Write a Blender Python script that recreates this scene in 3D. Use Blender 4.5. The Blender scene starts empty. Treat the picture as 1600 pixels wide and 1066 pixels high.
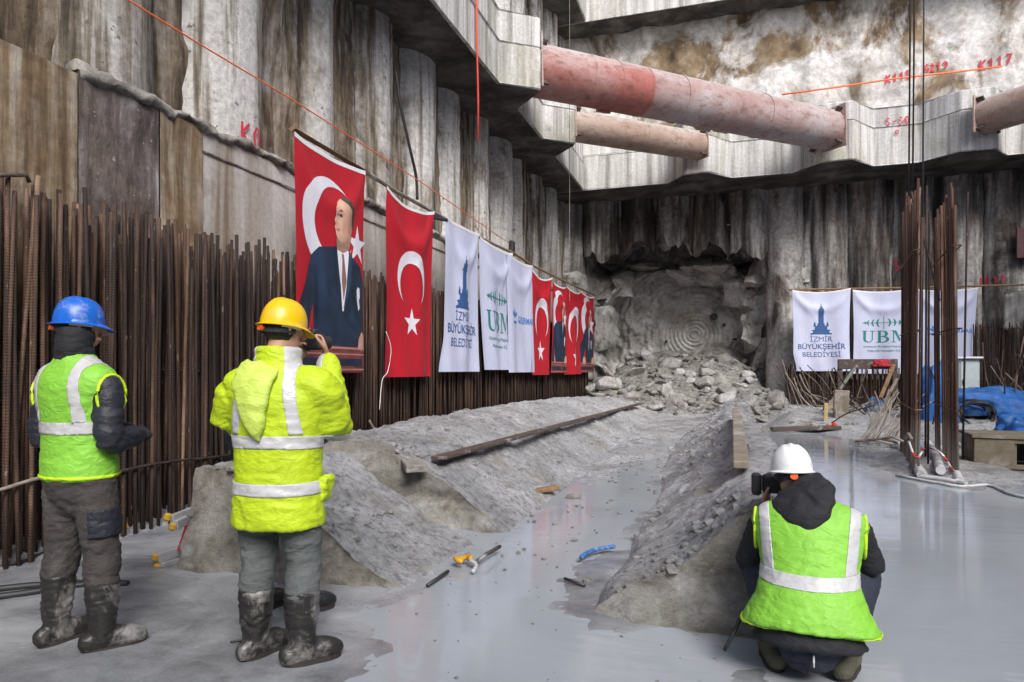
import bpy, bmesh, math, random
from mathutils import Vector, Matrix, noise
from mathutils.bvhtree import BVHTree
random.seed(7)
R = math.radians
scene = bpy.context.scene
COL = scene.collection

# ------------------------------------------------------------------ camera
TH = math.atan(335/1050); SN, CS = math.sin(TH), math.cos(TH)
FX, HX, HY, CAMZ = 1050.0, 800.0, 578.0, 1.45
cam = bpy.data.cameras.new("camera"); camo = bpy.data.objects.new("camera", cam); COL.objects.link(camo)
cam.sensor_width = 36; cam.lens = FX/1600*36; cam.shift_y = (HY-533)/1600
cam.clip_start = .05; cam.clip_end = 600
camo.location = (0, 0, CAMZ); camo.rotation_euler = (R(90), 0, TH)
scene.camera = camo
# ------------------------------------------------------------------ light
SUN_EL, SUN_AZ = R(40), R(146)            # azimuth measured clockwise from +Y
w = bpy.data.worlds.new("World"); scene.world = w; w.use_nodes = True
nt = w.node_tree; bg = nt.nodes['Background']
sky = nt.nodes.new('ShaderNodeTexSky'); sky.sky_type = 'NISHITA'; sky.sun_disc = False
sky.sun_elevation = SUN_EL; sky.sun_rotation = SUN_AZ
sky.dust_density = 3.0; sky.air_density = .7; sky.ozone_density = 1.0
nt.links.new(sky.outputs[0], bg.inputs[0]); bg.inputs[1].default_value = .115
sl = bpy.data.lights.new("sun", 'SUN'); sl.energy = 1.8; sl.angle = R(24); sl.color = (1, .985, .965)
so = bpy.data.objects.new("sun", sl); COL.objects.link(so)
sd = Vector((math.sin(SUN_AZ)*math.cos(SUN_EL), math.cos(SUN_AZ)*math.cos(SUN_EL), math.sin(SUN_EL)))
so.rotation_euler = sd.to_track_quat('Z', 'Y').to_euler(); so.location = (0, 0, 40)
vs = scene.view_settings; vs.view_transform = 'Standard'; vs.look = 'None'; vs.gamma = 1; vs.use_curve_mapping = False
vs.exposure = .92
scene.cycles.use_denoising = True
scene.cycles.max_bounces = 6

# ------------------------------------------------------------------ helpers
def ray(px, py):
    a = (px-HX)/FX; b = (HY-py)/FX
    return Vector((a*CS-SN, CS+a*SN, b))
def onX(px, py, X): r = ray(px, py); d = X/r.x; return Vector((X, r.y*d, CAMZ+r.z*d))
def onY(px, py, Y): r = ray(px, py); d = Y/r.y; return Vector((r.x*d, Y, CAMZ+r.z*d))
def onZ(px, py, Z): r = ray(px, py); d = (Z-CAMZ)/r.z; return Vector((r.x*d, r.y*d, Z))
def at(px, py, d): r = ray(px, py); return Vector((r.x*d, r.y*d, CAMZ+r.z*d))
def sstep(a, b, x):
    t = max(0, min(1, (x-a)/(b-a))); return t*t*(3-2*t)
def lerp(a, b, t): return a+(b-a)*t
def tab(pts, x):
    if x <= pts[0][0]: return pts[0][1]
    for (x0, y0), (x1, y1) in zip(pts, pts[1:]):
        if x <= x1: return lerp(y0, y1, (x-x0)/(x1-x0))
    return pts[-1][1]
def fbm(p, o=4): return noise.fractal(Vector(p), 1.0, 2.0, o)

def tag(o, label=None, cat=None, group=None, kind=None):
    if label: o['label'] = label
    if cat: o['category'] = cat
    if group: o['group'] = group
    if kind: o['kind'] = kind
    return o
def empty(name, loc, label, cat, group=None, rz=0):
    o = bpy.data.objects.new(name, None); COL.objects.link(o)
    o.location = loc; o.rotation_euler = (0, 0, rz); o.empty_display_size = .2
    return tag(o, label, cat, group)
def wloc(o):
    v = Vector((0, 0, 0))
    while o: v += o.location; o = o.parent
    return v
def mk(name, bm, mat, parent=None, loc=None, smooth=False, local=False, angle=None):
    """one mesh object; verts are given in world coordinates unless local"""
    org = Vector(loc) if loc is not None else Vector((0, 0, 0))
    if not local:
        sh = wloc(parent) if parent else org
        bmesh.ops.translate(bm, vec=-sh, verts=bm.verts)
    me = bpy.data.meshes.new(name); bm.to_mesh(me); bm.free()
    for m in (mat if isinstance(mat, (list, tuple)) else [mat]): me.materials.append(m)
    if smooth:
        me.polygons.foreach_set('use_smooth', [True]*len(me.polygons))
        if angle: me.set_sharp_from_angle(angle=R(angle))
    o = bpy.data.objects.new(name, me); COL.objects.link(o)
    if parent: o.parent = parent
    else: o.location = org
    return o
def copyo(o, parent=None, loc=None, rot=None):
    c = o.copy(); COL.objects.link(c)
    if parent: c.parent = parent
    if loc is not None: c.location = loc
    if rot is not None: c.rotation_euler = rot
    return c

def box(bm, c, s, rot=None, bev=0):
    g = bmesh.ops.create_cube(bm, size=1)
    v = g['verts']
    bmesh.ops.scale(bm, vec=s, verts=v)
    if bev:
        e = list({e for x in v for e in x.link_edges})
        b = bmesh.ops.bevel(bm, geom=e, offset=bev, segments=1, affect='EDGES', profile=.5)
        v = list({x for x in b['verts']} | {x for x in v if x.is_valid})
        v = list({x for f in b['faces'] for x in f.verts} | set(v))
        v = [x for x in v if x.is_valid]
    M = Matrix.Translation(Vector(c))
    if rot is not None: M = M @ rot.to_4x4()
    bmesh.ops.transform(bm, matrix=M, verts=v)
    return v
def frame(t, up=Vector((0, 0, 1))):
    t = t.normalized()
    if abs(t.dot(up)) > .98: up = Vector((0, 1, 0))
    x = t.cross(up).normalized(); y = x.cross(t).normalized()
    return x, y
def catmull(pts, n):
    out = []
    P = [pts[0]]+list(pts)+[pts[-1]]
    for i in range(1, len(P)-2):
        for k in range(n):
            t = k/n; a, b, c, d = P[i-1], P[i], P[i+1], P[i+2]
            out.append(.5*((2*b)+(c-a)*t+(2*a-5*b+4*c-d)*t*t+(3*b-a-3*c+d)*t**3))
    out.append(pts[-1]); return out
def tube(bm, pts, rad, n=8, cap=True, sub=0, flat=1.0, up=Vector((0, 0, 1)), round_cap=False):
    """swept tube; rad a number, or a list of numbers or (rx, ry) pairs"""
    pts = [Vector(p) for p in pts]
    if not isinstance(rad, (list, tuple)): rad = [rad]*len(pts)
    rr = [Vector((r[0], r[1])) if isinstance(r, (tuple, list)) else Vector((r, r*flat)) for r in rad]
    if sub and len(pts) > 1: pts, rr = catmull(pts, sub), catmull(rr, sub)
    if round_cap:
        a = (pts[0]-pts[1]).normalized(); b = (pts[-1]-pts[-2]).normalized()
        ra, rb = min(rr[0]), min(rr[-1])
        pts = [pts[0]+a*ra*.95, pts[0]+a*ra*.7]+pts+[pts[-1]+b*rb*.7, pts[-1]+b*rb*.95]
        rr = [rr[0]*.3, rr[0]*.72]+rr+[rr[-1]*.72, rr[-1]*.3]
    rings = []
    for i, p in enumerate(pts):
        t = pts[min(i+1, len(pts)-1)]-pts[max(i-1, 0)]
        if t.length < 1e-9: t = Vector((0, 0, 1))
        x, y = frame(t, up)
        rings.append([bm.verts.new(p+x*math.cos(a)*rr[i].x+y*math.sin(a)*rr[i].y) for a in [2*math.pi*k/n for k in range(n)]])
    for A, B in zip(rings, rings[1:]):
        for k in range(n): bm.faces.new((A[k], A[(k+1) % n], B[(k+1) % n], B[k]))
    if cap:
        bm.faces.new(rings[0][::-1]); bm.faces.new(rings[-1])
    return rings
def grid(bm, nu, nv, f):
    V = [[bm.verts.new(f(i/nu, j/nv)) for j in range(nv+1)] for i in range(nu+1)]
    for i in range(nu):
        for j in range(nv): bm.faces.new((V[i][j], V[i+1][j], V[i+1][j+1], V[i][j+1]))
    return V
def prism(bm, pts, z0, z1):
    a = [bm.verts.new((x, y, z0)) for x, y in pts]; b = [bm.verts.new((x, y, z1)) for x, y in pts]
    n = len(pts)
    for i in range(n): bm.faces.new((a[i], a[(i+1) % n], b[(i+1) % n], b[i]))
    bm.faces.new(a[::-1]); bm.faces.new(b)
def cutgrid(bm, step, axes=(0, 1)):
    for ax in axes:
        lo = min(v.co[ax] for v in bm.verts); hi = max(v.co[ax] for v in bm.verts)
        x = math.floor(lo/step)*step+step
        while x < hi:
            co = Vector((0, 0, 0)); no = Vector((0, 0, 0)); co[ax] = x; no[ax] = 1
            bmesh.ops.bisect_plane(bm, geom=bm.verts[:]+bm.edges[:]+bm.faces[:], dist=1e-6, plane_co=co, plane_no=no)
            x += step
def text_bm(s, size=1.0, bold=0.0, cx=True, sx=1.0):
    cu = bpy.data.curves.new('t', 'FONT'); cu.body = s; cu.size = size; cu.offset = bold
    if cx: cu.align_x = 'CENTER'
    cu.resolution_u = 3
    o = bpy.data.objects.new('t', cu); COL.objects.link(o)
    dg = bpy.context.evaluated_depsgraph_get(); dg.update()
    me = bpy.data.meshes.new_from_object(o.evaluated_get(dg))
    bm = bmesh.new(); bm.from_mesh(me)
    bpy.data.objects.remove(o); bpy.data.meshes.remove(me); bpy.data.curves.remove(cu)
    bmesh.ops.scale(bm, vec=(sx, 1, 1), verts=bm.verts)
    return bm
def poly_bm(*loops):
    bm = bmesh.new()
    for pts in loops:
        f = bm.faces.new([bm.verts.new((x, y, 0)) for x, y in pts])
    bmesh.ops.triangulate(bm, faces=bm.faces[:])
    return bm
def add_bm(dst, src):
    me = bpy.data.meshes.new('x'); src.to_mesh(me); src.free(); dst.from_mesh(me); bpy.data.meshes.remove(me)

# ------------------------------------------------------------------ materials
def newmat(name):
    m = bpy.data.materials.new(name); m.use_nodes = True
    return m, m.node_tree, m.node_tree.nodes['Principled BSDF']
class NT:
    def __init__(s, nt): s.nt = nt
    def n(s, t, **k):
        o = s.nt.nodes.new(t)
        for a, v in k.items(): setattr(o, a, v)
        return o
    def l(s, a, b): s.nt.links.new(a, b)
    def pos(s): return s.n('ShaderNodeNewGeometry').outputs['Position']
    def rnd(s): return s.n('ShaderNodeObjectInfo').outputs['Random']
    def scl(s, v, sc, off=None):
        m = s.n('ShaderNodeMapping'); s.l(v, m.inputs[0]); m.inputs['Scale'].default_value = sc
        if off is not None:
            c = s.n('ShaderNodeCombineXYZ'); mu = s.math('MULTIPLY', off, 37.0)
            for i in range(3): s.l(mu, c.inputs[i])
            s.l(c.outputs[0], m.inputs['Location'])
        return m.outputs[0]
    def noise(s, v, scale=1, detail=6, rough=.6, dist=0):
        o = s.n('ShaderNodeTexNoise'); s.l(v, o.inputs['Vector'])
        o.inputs['Scale'].default_value = scale; o.inputs['Detail'].default_value = detail
        o.inputs['Roughness'].default_value = rough; o.inputs['Distortion'].default_value = dist
        return o.outputs['Fac']
    def math(s, op, a, b=None, c=None, clamp=False):
        o = s.n('ShaderNodeMath', operation=op, use_clamp=clamp)
        for i, x in enumerate((a, b, c)):
            if x is None: continue
            if isinstance(x, (int, float)): o.inputs[i].default_value = x
            else: s.l(x, o.inputs[i])
        return o.outputs[0]
    def ramp(s, f, stops, interp='LINEAR'):
        o = s.n('ShaderNodeValToRGB'); s.l(f, o.inputs[0]); cr = o.color_ramp; cr.interpolation = interp
        while len(cr.elements) < len(stops): cr.elements.new(.5)
        for e, (p, c) in zip(cr.elements, stops):
            e.position = p; e.color = (*c, 1) if len(c) == 3 else c
        return o.outputs[0]
    def mix(s, f, a, b, mode='MIX'):
        o = s.n('ShaderNodeMix', data_type='RGBA', blend_type=mode)
        for x, i in ((f, 0), (a, 6), (b, 7)):
            if isinstance(x, (int, float)): o.inputs[i].default_value = x
            elif isinstance(x, tuple): o.inputs[i].default_value = (*x, 1)
            else: s.l(x, o.inputs[i])
        return o.outputs[2]
    def maprange(s, f, a, b, c, d):
        o = s.n('ShaderNodeMapRange'); s.l(f, o.inputs[0])
        for i, x in enumerate((a, b, c, d)): o.inputs[i+1].default_value = x
        return o.outputs[0]
    def bump(s, h, strength=.5, dist=.02, prev=None):
        o = s.n('ShaderNodeBump'); s.l(h, o.inputs['Height']); o.inputs['Strength'].default_value = strength
        o.inputs['Distance'].default_value = dist
        if prev: s.l(prev, o.inputs['Normal'])
        return o.outputs[0]

def stained(name, ramp1, ramp2=None, streak=(2.2, 2.2, .18), blot=.7, fine=14, rough=.85, bumpd=.03, mixr=(.42, .6),
            rand=.25, fs=.5, spot=None, dist=.3):
    """weathered surface: vertical streaks (ramp1), blotches where ramp2 shows, fine grain, bump"""
    m, nt_, b = newmat(name); N = NT(nt_)
    p = N.pos(); r = N.rnd()
    a = N.noise(N.scl(p, streak, r), 1, 7, .62, dist)
    if rand: a = N.math('ADD', a, N.math('MULTIPLY', N.math('SUBTRACT', r, .5), rand))
    c = N.ramp(a, ramp1)
    if ramp2:
        k = N.noise(N.scl(p, (blot, blot, blot*.7), r), 1, 8, .65, .6)
        c = N.mix(N.maprange(k, mixr[0], mixr[1], 0, 1), c, N.ramp(N.noise(N.scl(p, tuple(x*1.7 for x in streak)), 1, 6, .6), ramp2))
    f = N.noise(p, fine, 8, .7)
    c = N.mix(1.0, c, N.ramp(f, [(.25, (1-fs, 1-fs, 1-fs)), (.75, (1.25, 1.25, 1.25))]), 'MULTIPLY')
    if spot:
        q = N.noise(p, spot[0], 5, .6); c = N.mix(N.maprange(q, spot[1], spot[1]+.05, 0, 1), c, spot[2])
    N.l(c, b.inputs['Base Color']); b.inputs['Roughness'].default_value = rough
    h = N.math('ADD', N.noise(p, fine*.45, 12, .8), N.math('MULTIPLY', a, 1.2))
    N.l(N.bump(h, .8, bumpd), b.inputs['Normal'])
    return m
def plain(name, col, rough=.6, var=.25, scale=8, bump=.0, metal=0, spec=None, randv=0, dirt=None):
    m, nt_, b = newmat(name); N = NT(nt_); p = N.pos()
    f = N.noise(p, scale, 6, .65)
    c = N.mix(1.0, col, N.ramp(f, [(.25, (1-var,)*3), (.75, (1+var,)*3)]), 'MULTIPLY')
    if randv:
        c = N.mix(1.0, c, N.ramp(N.rnd(), [(0, (1-randv,)*3), (1, (1+randv,)*3)]), 'MULTIPLY')
    if dirt:
        q = N.noise(p, dirt[0], 7, .7, .5); c = N.mix(N.maprange(q, dirt[1], dirt[1]+dirt[3], 0, 1), c, dirt[2])
    N.l(c, b.inputs['Base Color']); b.inputs['Roughness'].default_value = rough; b.inputs['Metallic'].default_value = metal
    if spec is not None: b.inputs['Specular IOR Level'].default_value = spec
    if bump: N.l(N.bump(N.noise(p, scale*3, 6, .7), .6, bump), b.inputs['Normal'])
    return m

M = {}
M['pile'] = stained('pile_concrete', [(.34, (.06, .048, .036)), (.40, (.21, .18, .14)), (.455, (.46, .435, .395)), (.52, (.68, .67, .655)), (.68, (.58, .565, .54))],
    [(.38, (.06, .045, .033)), (.5, (.19, .15, .105)), (.6, (.38, .345, .30))], streak=(3.6, 3.6, .20), blot=.6, fine=11, bumpd=.06, mixr=(.53, .66), rand=.10, fs=.5, spot=(7, .635, (.17, .145, .115)))
M['soil'] = stained('soil_face', [(.35, (.04, .029, .019)), (.44, (.15, .108, .068)), (.52, (.29, .225, .155)), (.62, (.46, .41, .35))],
    [(.38, (.06, .045, .033)), (.5, (.24, .185, .12)), (.6, (.50, .48, .45))], streak=(5, 5, .45), blot=1.3, fine=9, bumpd=.10, mixr=(.48, .62), rand=0)
M['pile_dark'] = stained('dark_pile_concrete', [(.35, (.03, .027, .025)), (.43, (.10, .092, .083)), (.50, (.25, .24, .228)), (.60, (.52, .51, .495))],
    [(.38, (.035, .027, .023)), (.5, (.12, .095, .08)), (.62, (.30, .275, .25))], streak=(2.4, 2.4, .22), blot=.7, fine=8, bumpd=.06, mixr=(.46, .62), rand=.22, fs=.6)
M['shotcrete'] = stained('patchy_shotcrete', [(.36, (.22, .18, .14)), (.43, (.47, .44, .40)), (.51, (.64, .62, .60)), (.65, (.73, .72, .705))],
    [(.32, (.07, .05, .03)), (.5, (.24, .17, .10)), (.7, (.38, .31, .22))], streak=(.8, .8, .5), blot=.34, fine=5, bumpd=.09, mixr=(.52, .585), rand=0, fs=.5, dist=.8)
M['waler'] = stained('formed_concrete', [(.36, (.24, .23, .215)), (.46, (.41, .405, .39)), (.55, (.53, .525, .51)), (.66, (.64, .635, .62))],
    [(.35, (.22, .20, .165)), (.6, (.40, .40, .31)), (.8, (.50, .50, .48))], streak=(4, 4, .18), blot=.6, fine=16, bumpd=.012, mixr=(.52, .66), rand=0, fs=.3)
M['soffit'] = stained('soil_cast_underside', [(.36, (.028, .024, .02)), (.47, (.065, .056, .048)), (.56, (.11, .10, .09)), (.68, (.19, .18, .17))], None, streak=(1.2, 1.2, 1.2), fine=5, bumpd=.06, rand=0)  # soil-stained tone, coloured darker still to stand for shade under the beams
M['lining_brown'] = stained('ochre_stained_concrete', [(.36, (.07, .042, .022)), (.46, (.18, .115, .06)), (.54, (.28, .20, .12)), (.64, (.50, .45, .38))],
    [(.38, (.10, .065, .035)), (.5, (.20, .14, .08)), (.6, (.34, .29, .23))], streak=(5, 5, .35), blot=.9, fine=9, bumpd=.02, rand=0)
M['lining_dark'] = stained('purplish_stained_concrete', [(.36, (.055, .043, .04)), (.47, (.13, .10, .098)), (.56, (.23, .195, .195)), (.66, (.42, .385, .39))],
    [(.35, (.10, .07, .05)), (.65, (.23, .19, .17))], streak=(5, 5, 1.2), blot=1.4, fine=8, bumpd=.05, rand=0, spot=(22, .66, (.5, .48, .5)))
M['lining'] = stained('grey_cast_concrete', [(.36, (.19, .145, .105)), (.45, (.32, .285, .25)), (.54, (.40, .38, .355)), (.64, (.50, .485, .47))],
    [(.35, (.19, .145, .10)), (.65, (.31, .27, .22))], streak=(2.4, 2.4, .14), blot=.4, fine=14, bumpd=.008, mixr=(.54, .66), rand=0, fs=.25)
M['ledge'] = stained('rough_mortar', [(.3, (.16, .14, .12)), (.5, (.34, .32, .29)), (.7, (.52, .50, .47))], None, streak=(3, 3, 3), fine=18, bumpd=.05, rand=0)
M['rock'] = stained('tunnel_rock', [(.34, (.15, .145, .13)), (.45, (.40, .395, .375)), (.55, (.54, .535, .51)), (.68, (.64, .635, .61))],
    [(.35, (.26, .23, .19)), (.55, (.44, .43, .40)), (.75, (.54, .53, .51))], streak=(1.2, 1.2, 1.0), blot=.8, fine=7, bumpd=.06, mixr=(.47, .6), rand=0, fs=.5)
M['boulder'] = stained('broken_rock', [(.32, (.17, .168, .16)), (.5, (.33, .33, .325)), (.7, (.50, .50, .495))],
    [(.35, (.18, .17, .15)), (.65, (.36, .345, .31))], streak=(3, 3, 3), blot=2.5, fine=16, bumpd=.04, rand=.5, fs=.5)

def mud_mat(name, layered=False, brownfront=True):
    m, nt_, b = newmat(name); N = NT(nt_); p = N.pos()
    a = N.noise(N.scl(p, (.9, .9, .9)), 1, 9, .66, .5)
    c = N.ramp(a, [(.34, (.26, .26, .265)), (.47, (.40, .405, .415)), (.58, (.50, .505, .52)), (.70, (.60, .605, .62))])
    f = N.noise(p, 13, 11, .8)
    c = N.mix(1.0, c, N.ramp(f, [(.38, (.38, .38, .38)), (.48, (.9, .9, .9)), (.60, (1.25, 1.25, 1.25))]), 'MULTIPLY')
    g = N.noise(N.scl(p, (.55, .55, .55)), 3, 6, .6)
    c = N.mix(N.maprange(g, .55, .7, 0, .7), c, (.30, .265, .21))
    # freshly cut, steep faces are bare brownish concrete
    sep = N.n('ShaderNodeSeparateXYZ'); gm = N.n('ShaderNodeNewGeometry'); N.l(gm.outputs['True Normal'], sep.inputs[0])
    st = N.maprange(N.math('MULTIPLY', sep.outputs[1], -1.0), .5, .85, 0, 1)
    fr = N.ramp(N.noise(N.scl(p, (1.6, 1.6, 2.2)), 1.6, 9, .72, .4), [(.34, (.17, .155, .125)), (.47, (.35, .33, .28)), (.56, (.47, .45, .41)), (.66, (.58, .57, .55))])
    fr = N.mix(1.0, fr, N.ramp(f, [(.3, (.6, .6, .6)), (.7, (1.2, 1.2, 1.2))]), 'MULTIPLY')
    c = N.mix(st, c, fr)
    N.l(c, b.inputs['Base Color'])
    N.l(N.maprange(a, .35, .7, .55, .9), b.inputs['Roughness'])
    h = N.math('ADD', N.noise(p, 7, 14, .85), N.math('MULTIPLY', N.noise(p, 45, 8, .8), .6))
    if layered:
        h = N.math('ADD', h, N.math('MULTIPLY', N.math('MULTIPLY', N.noise(N.scl(p, (1.2, .35, 11)), 1, 6, .6, .8), 2.6), N.math('SUBTRACT', 1.0, st)))
    N.l(N.bump(h, 1.0, .055), b.inputs['Normal'])
    return m
M['mud'] = mud_mat('grey_cement_mud'); M['mudlayer'] = mud_mat('layered_cement_mud', True)

def floor_mat():
    m, nt_, b = newmat('wet_cement_floor'); N = NT(nt_); p = N.pos()
    a = N.noise(N.scl(p, (.45, .7, 1)), 1, 8, .6, .7)
    c = N.ramp(a, [(.38, (.16, .168, .18)), (.48, (.24, .25, .265)), (.57, (.31, .322, .338)), (.66, (.38, .392, .408))])
    k = N.noise(N.scl(p, (1, 1, 1)), 3.2, 9, .72, .4)
    c = N.mix(1.0, c, N.ramp(k, [(.34, (.66, .66, .66)), (.5, (1, 1, 1)), (.66, (1.22, 1.22, 1.22))]), 'MULTIPLY')
    f = N.noise(p, 60, 6, .7)
    c = N.mix(1.0, c, N.ramp(f, [(.3, (.85, .85, .85)), (.7, (1.1, 1.1, 1.1))]), 'MULTIPLY')
    N.l(c, b.inputs['Base Color'])
    N.l(N.maprange(a, .42, .58, .10, .42), b.inputs['Roughness'])
    h = N.math('ADD', N.math('MULTIPLY', k, 1.0), N.math('MULTIPLY', f, .25))
    N.l(N.bump(h, .35, .012), b.inputs['Normal'])
    return m
M['floor'] = floor_mat()
def water_mat():
    m, nt_, b = newmat('slurry_water'); N = NT(nt_); p = N.pos()
    a = N.noise(N.scl(p, (.35, .35, 1)), 1, 6, .6, .5)
    c = N.ramp(a, [(.38, (.27, .295, .32)), (.62, (.35, .38, .41))])
    N.l(c, b.inputs['Base Color'])
    b.inputs['Roughness'].default_value = .045; b.inputs['IOR'].default_value = 1.33
    h = N.math('ADD', N.noise(N.scl(p, (1.1, 5.5, 1)), 1.6, 4, .5, .4), N.math('MULTIPLY', N.noise(N.scl(p, (3, 10, 1)), 2, 3, .5), .25))
    k = N.maprange(N.noise(N.scl(p, (.5, .5, 1)), 1, 3, .5), .40, .62, .08, .42)
    bp = N.bump(h, .2, .014); N.l(k, bp.node.inputs['Strength']); N.l(bp, b.inputs['Normal'])
    return m
M['water'] = water_mat()

def rust_mat(name, mud_h=None, lo=(.011, .006, .005), mid=(.034, .018, .012), hi=(.10, .055, .034)):
    m, nt_, b = newmat(name); N = NT(nt_); p = N.pos(); r = N.rnd()
    a = N.noise(N.scl(p, (9, 9, 1.1), r), 1, 6, .65)
    a = N.math('ADD', a, N.math('MULTIPLY', N.math('SUBTRACT', r, .5), .42))
    c = N.ramp(a, [(.30, lo), (.5, mid), (.68, hi), (.85, (.26, .17, .12))])
    q = N.noise(N.scl(p, (30, 30, 8)), 1, 4, .6)
    c = N.mix(N.maprange(q, .66, .74, 0, .7), c, (.32, .29, .26))
    if mud_h:
        s = N.n('ShaderNodeSeparateXYZ'); N.l(p, s.inputs[0])
        z = N.math('ADD', s.outputs[2], N.math('MULTIPLY', N.noise(N.scl(p, (6, 6, .8)), 1, 5), -mud_h*1.3))
        c = N.mix(N.maprange(z, -mud_h*.45, mud_h*.35, .75, 0), c, (.30, .27, .235))
    N.l(c, b.inputs['Base Color']); b.inputs['Roughness'].default_value = .8
    wv = N.n('ShaderNodeTexWave', wave_type='BANDS', bands_direction='Z'); N.l(p, wv.inputs[0]); wv.inputs['Scale'].default_value = 14
    N.l(N.bump(wv.outputs['Fac'], .5, .004), b.inputs['Normal'])
    return m
M['rebar'] = rust_mat('rusty_rebar')
M['rebar_mud'] = rust_mat('rusty_mud_splashed_rebar', .8, (.018, .008, .005), (.045, .018, .010), (.075, .032, .018))
M['rebar_grey'] = rust_mat('cement_splashed_rebar', 1.3, (.05, .035, .028), (.12, .085, .065), (.24, .19, .15))
M['timber'] = plain('brown_timber', (.22, .13, .065), .75, .45, 6, .004)
M['oldtimber'] = plain('weathered_timber', (.20, .165, .13), .85, .4, 7, .006, dirt=(3, .5, (.36, .35, .34), .15))
M['steel_dark'] = plain('dark_rusty_steel', (.07, .05, .04), .7, .4, 9, .003, dirt=(5, .56, (.30, .29, .28), .1))
M['darkmetal'] = plain('dark_metal', (.03, .03, .032), .5, .3)
M['cable'] = plain('black_cable', (.02, .02, .022), .55, .2)
M['orange'] = plain('orange_tape', (.85, .17, .045), .55, .15, 5)
M['redmark'] = plain('red_spray_paint', (.50, .03, .06), .7, .35, 30)
M['whitepaint'] = plain('white_plastic', (.75, .76, .78), .5, .12, 5)
M['bluetarp'] = plain('blue_tarpaulin', (.012, .105, .36), .6, .45, 4, .03, dirt=(3, .56, (.12, .2, .32), .12))
# ------------------------------------------------------------------ ground, water
bm = bmesh.new()
grid(bm, 6, 6, lambda u, v: Vector((lerp(-60, 60, u), lerp(-40, 60, v), -.12)))
tag(mk('ground', bm, M['mud']), kind='structure')
def floor_z(x, y):
    n = fbm((x*.55, y*.75, 2), 5); m = fbm((x*2.2, y*2.6, 9), 5)
    z = .001+.011*n+.004*m+.0016*fbm((x*9, y*9, 4), 3)
    z += .009*sstep(-1.2, -2.6, x)*sstep(5, 3.2, y)                      # drier on the left
    z -= .07*sstep(.15, .9, x+.25*n+.1*m)                               # pond
    z -= .016*math.exp(-((x+1.45)/.5)**2)*sstep(3.6, 4.6, y)            # channel
    z -= .006*math.exp(-((x+.9)/.9)**2-((y-3.0)/.7)**2)
    return z
bm = bmesh.new()
grid(bm, 230, 300, lambda u, v: (lambda x, y: Vector((x, y, floor_z(x, y))))(lerp(-6.2, 4, u), lerp(-1, 17, v**1.25)))
tag(mk('floor', bm, M['floor'], smooth=True), kind='structure')
bm = bmesh.new(); f = bm.faces.new([bm.verts.new((x, y, 0)) for x, y in ((-6.4, -17.4), (16.6, -17.4), (16.6, 17.5), (-6.4, 17.5))])
tag(mk('water', bm, M['water']), kind='structure')
# rough cement mud on the trench bottom, running out into the wet floor
bm = bmesh.new()
def bedf(u, v):
    y = lerp(3.6, 22.8, v**1.3); x = lerp(-2.5, -.5, u)
    e = fbm((x*1.3, y*.55, 6), 5)
    z = -.035+.045*sstep(5.5, 11.0, y)+.035*e+.018*fbm((x*7, y*7, 2), 5)+.06*max(0, abs(x+1.5)-.55)+.08*sstep(14, 21, y)
    return Vector((x, y, z))
grid(bm, 60, 420, bedf)
tag(mk('mud', bm, M['mud'], smooth=True), kind='structure')

# debris-covered mud shelf beyond the pond and right of the pond
def shelf(x, y):
    e = 15.6+.5*fbm((x*.5, 3, 0), 3)+.4*math.sin(x*.9)
    z = -.05+.33*sstep(e, e+3.2, y)+.10*fbm((x*.9, y*.9, 1), 5)*sstep(e-.3, e+1, y)
    k = math.exp(-((x-3.05)/.8)**2-((y-11.9)/2.2)**2)          # mud round the rebar columns
    z = max(z, -.06+.20*k+.05*fbm((x*2, y*2, 4), 4)*(k > .1))
    k2 = math.exp(-((x-5.6)/1.7)**2-((y-13.8)/2.0)**2)
    z = max(z, -.06+.24*k2+.05*fbm((x*2, y*2, 7), 4)*(k2 > .1))
    return lerp(-.12, z, sstep(.9, 1.7, x+.2*fbm((y*.8, 1, 1), 3)))
bm = bmesh.new()
grid(bm, 150, 190, lambda u, v: Vector((lerp(.9, 14, u), lerp(8.6, 25.4, v), shelf(lerp(.9, 14, u), lerp(8.6, 25.4, v)))))
tag(mk('mud', bm, M['mud'], smooth=True), kind='structure')

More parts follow.
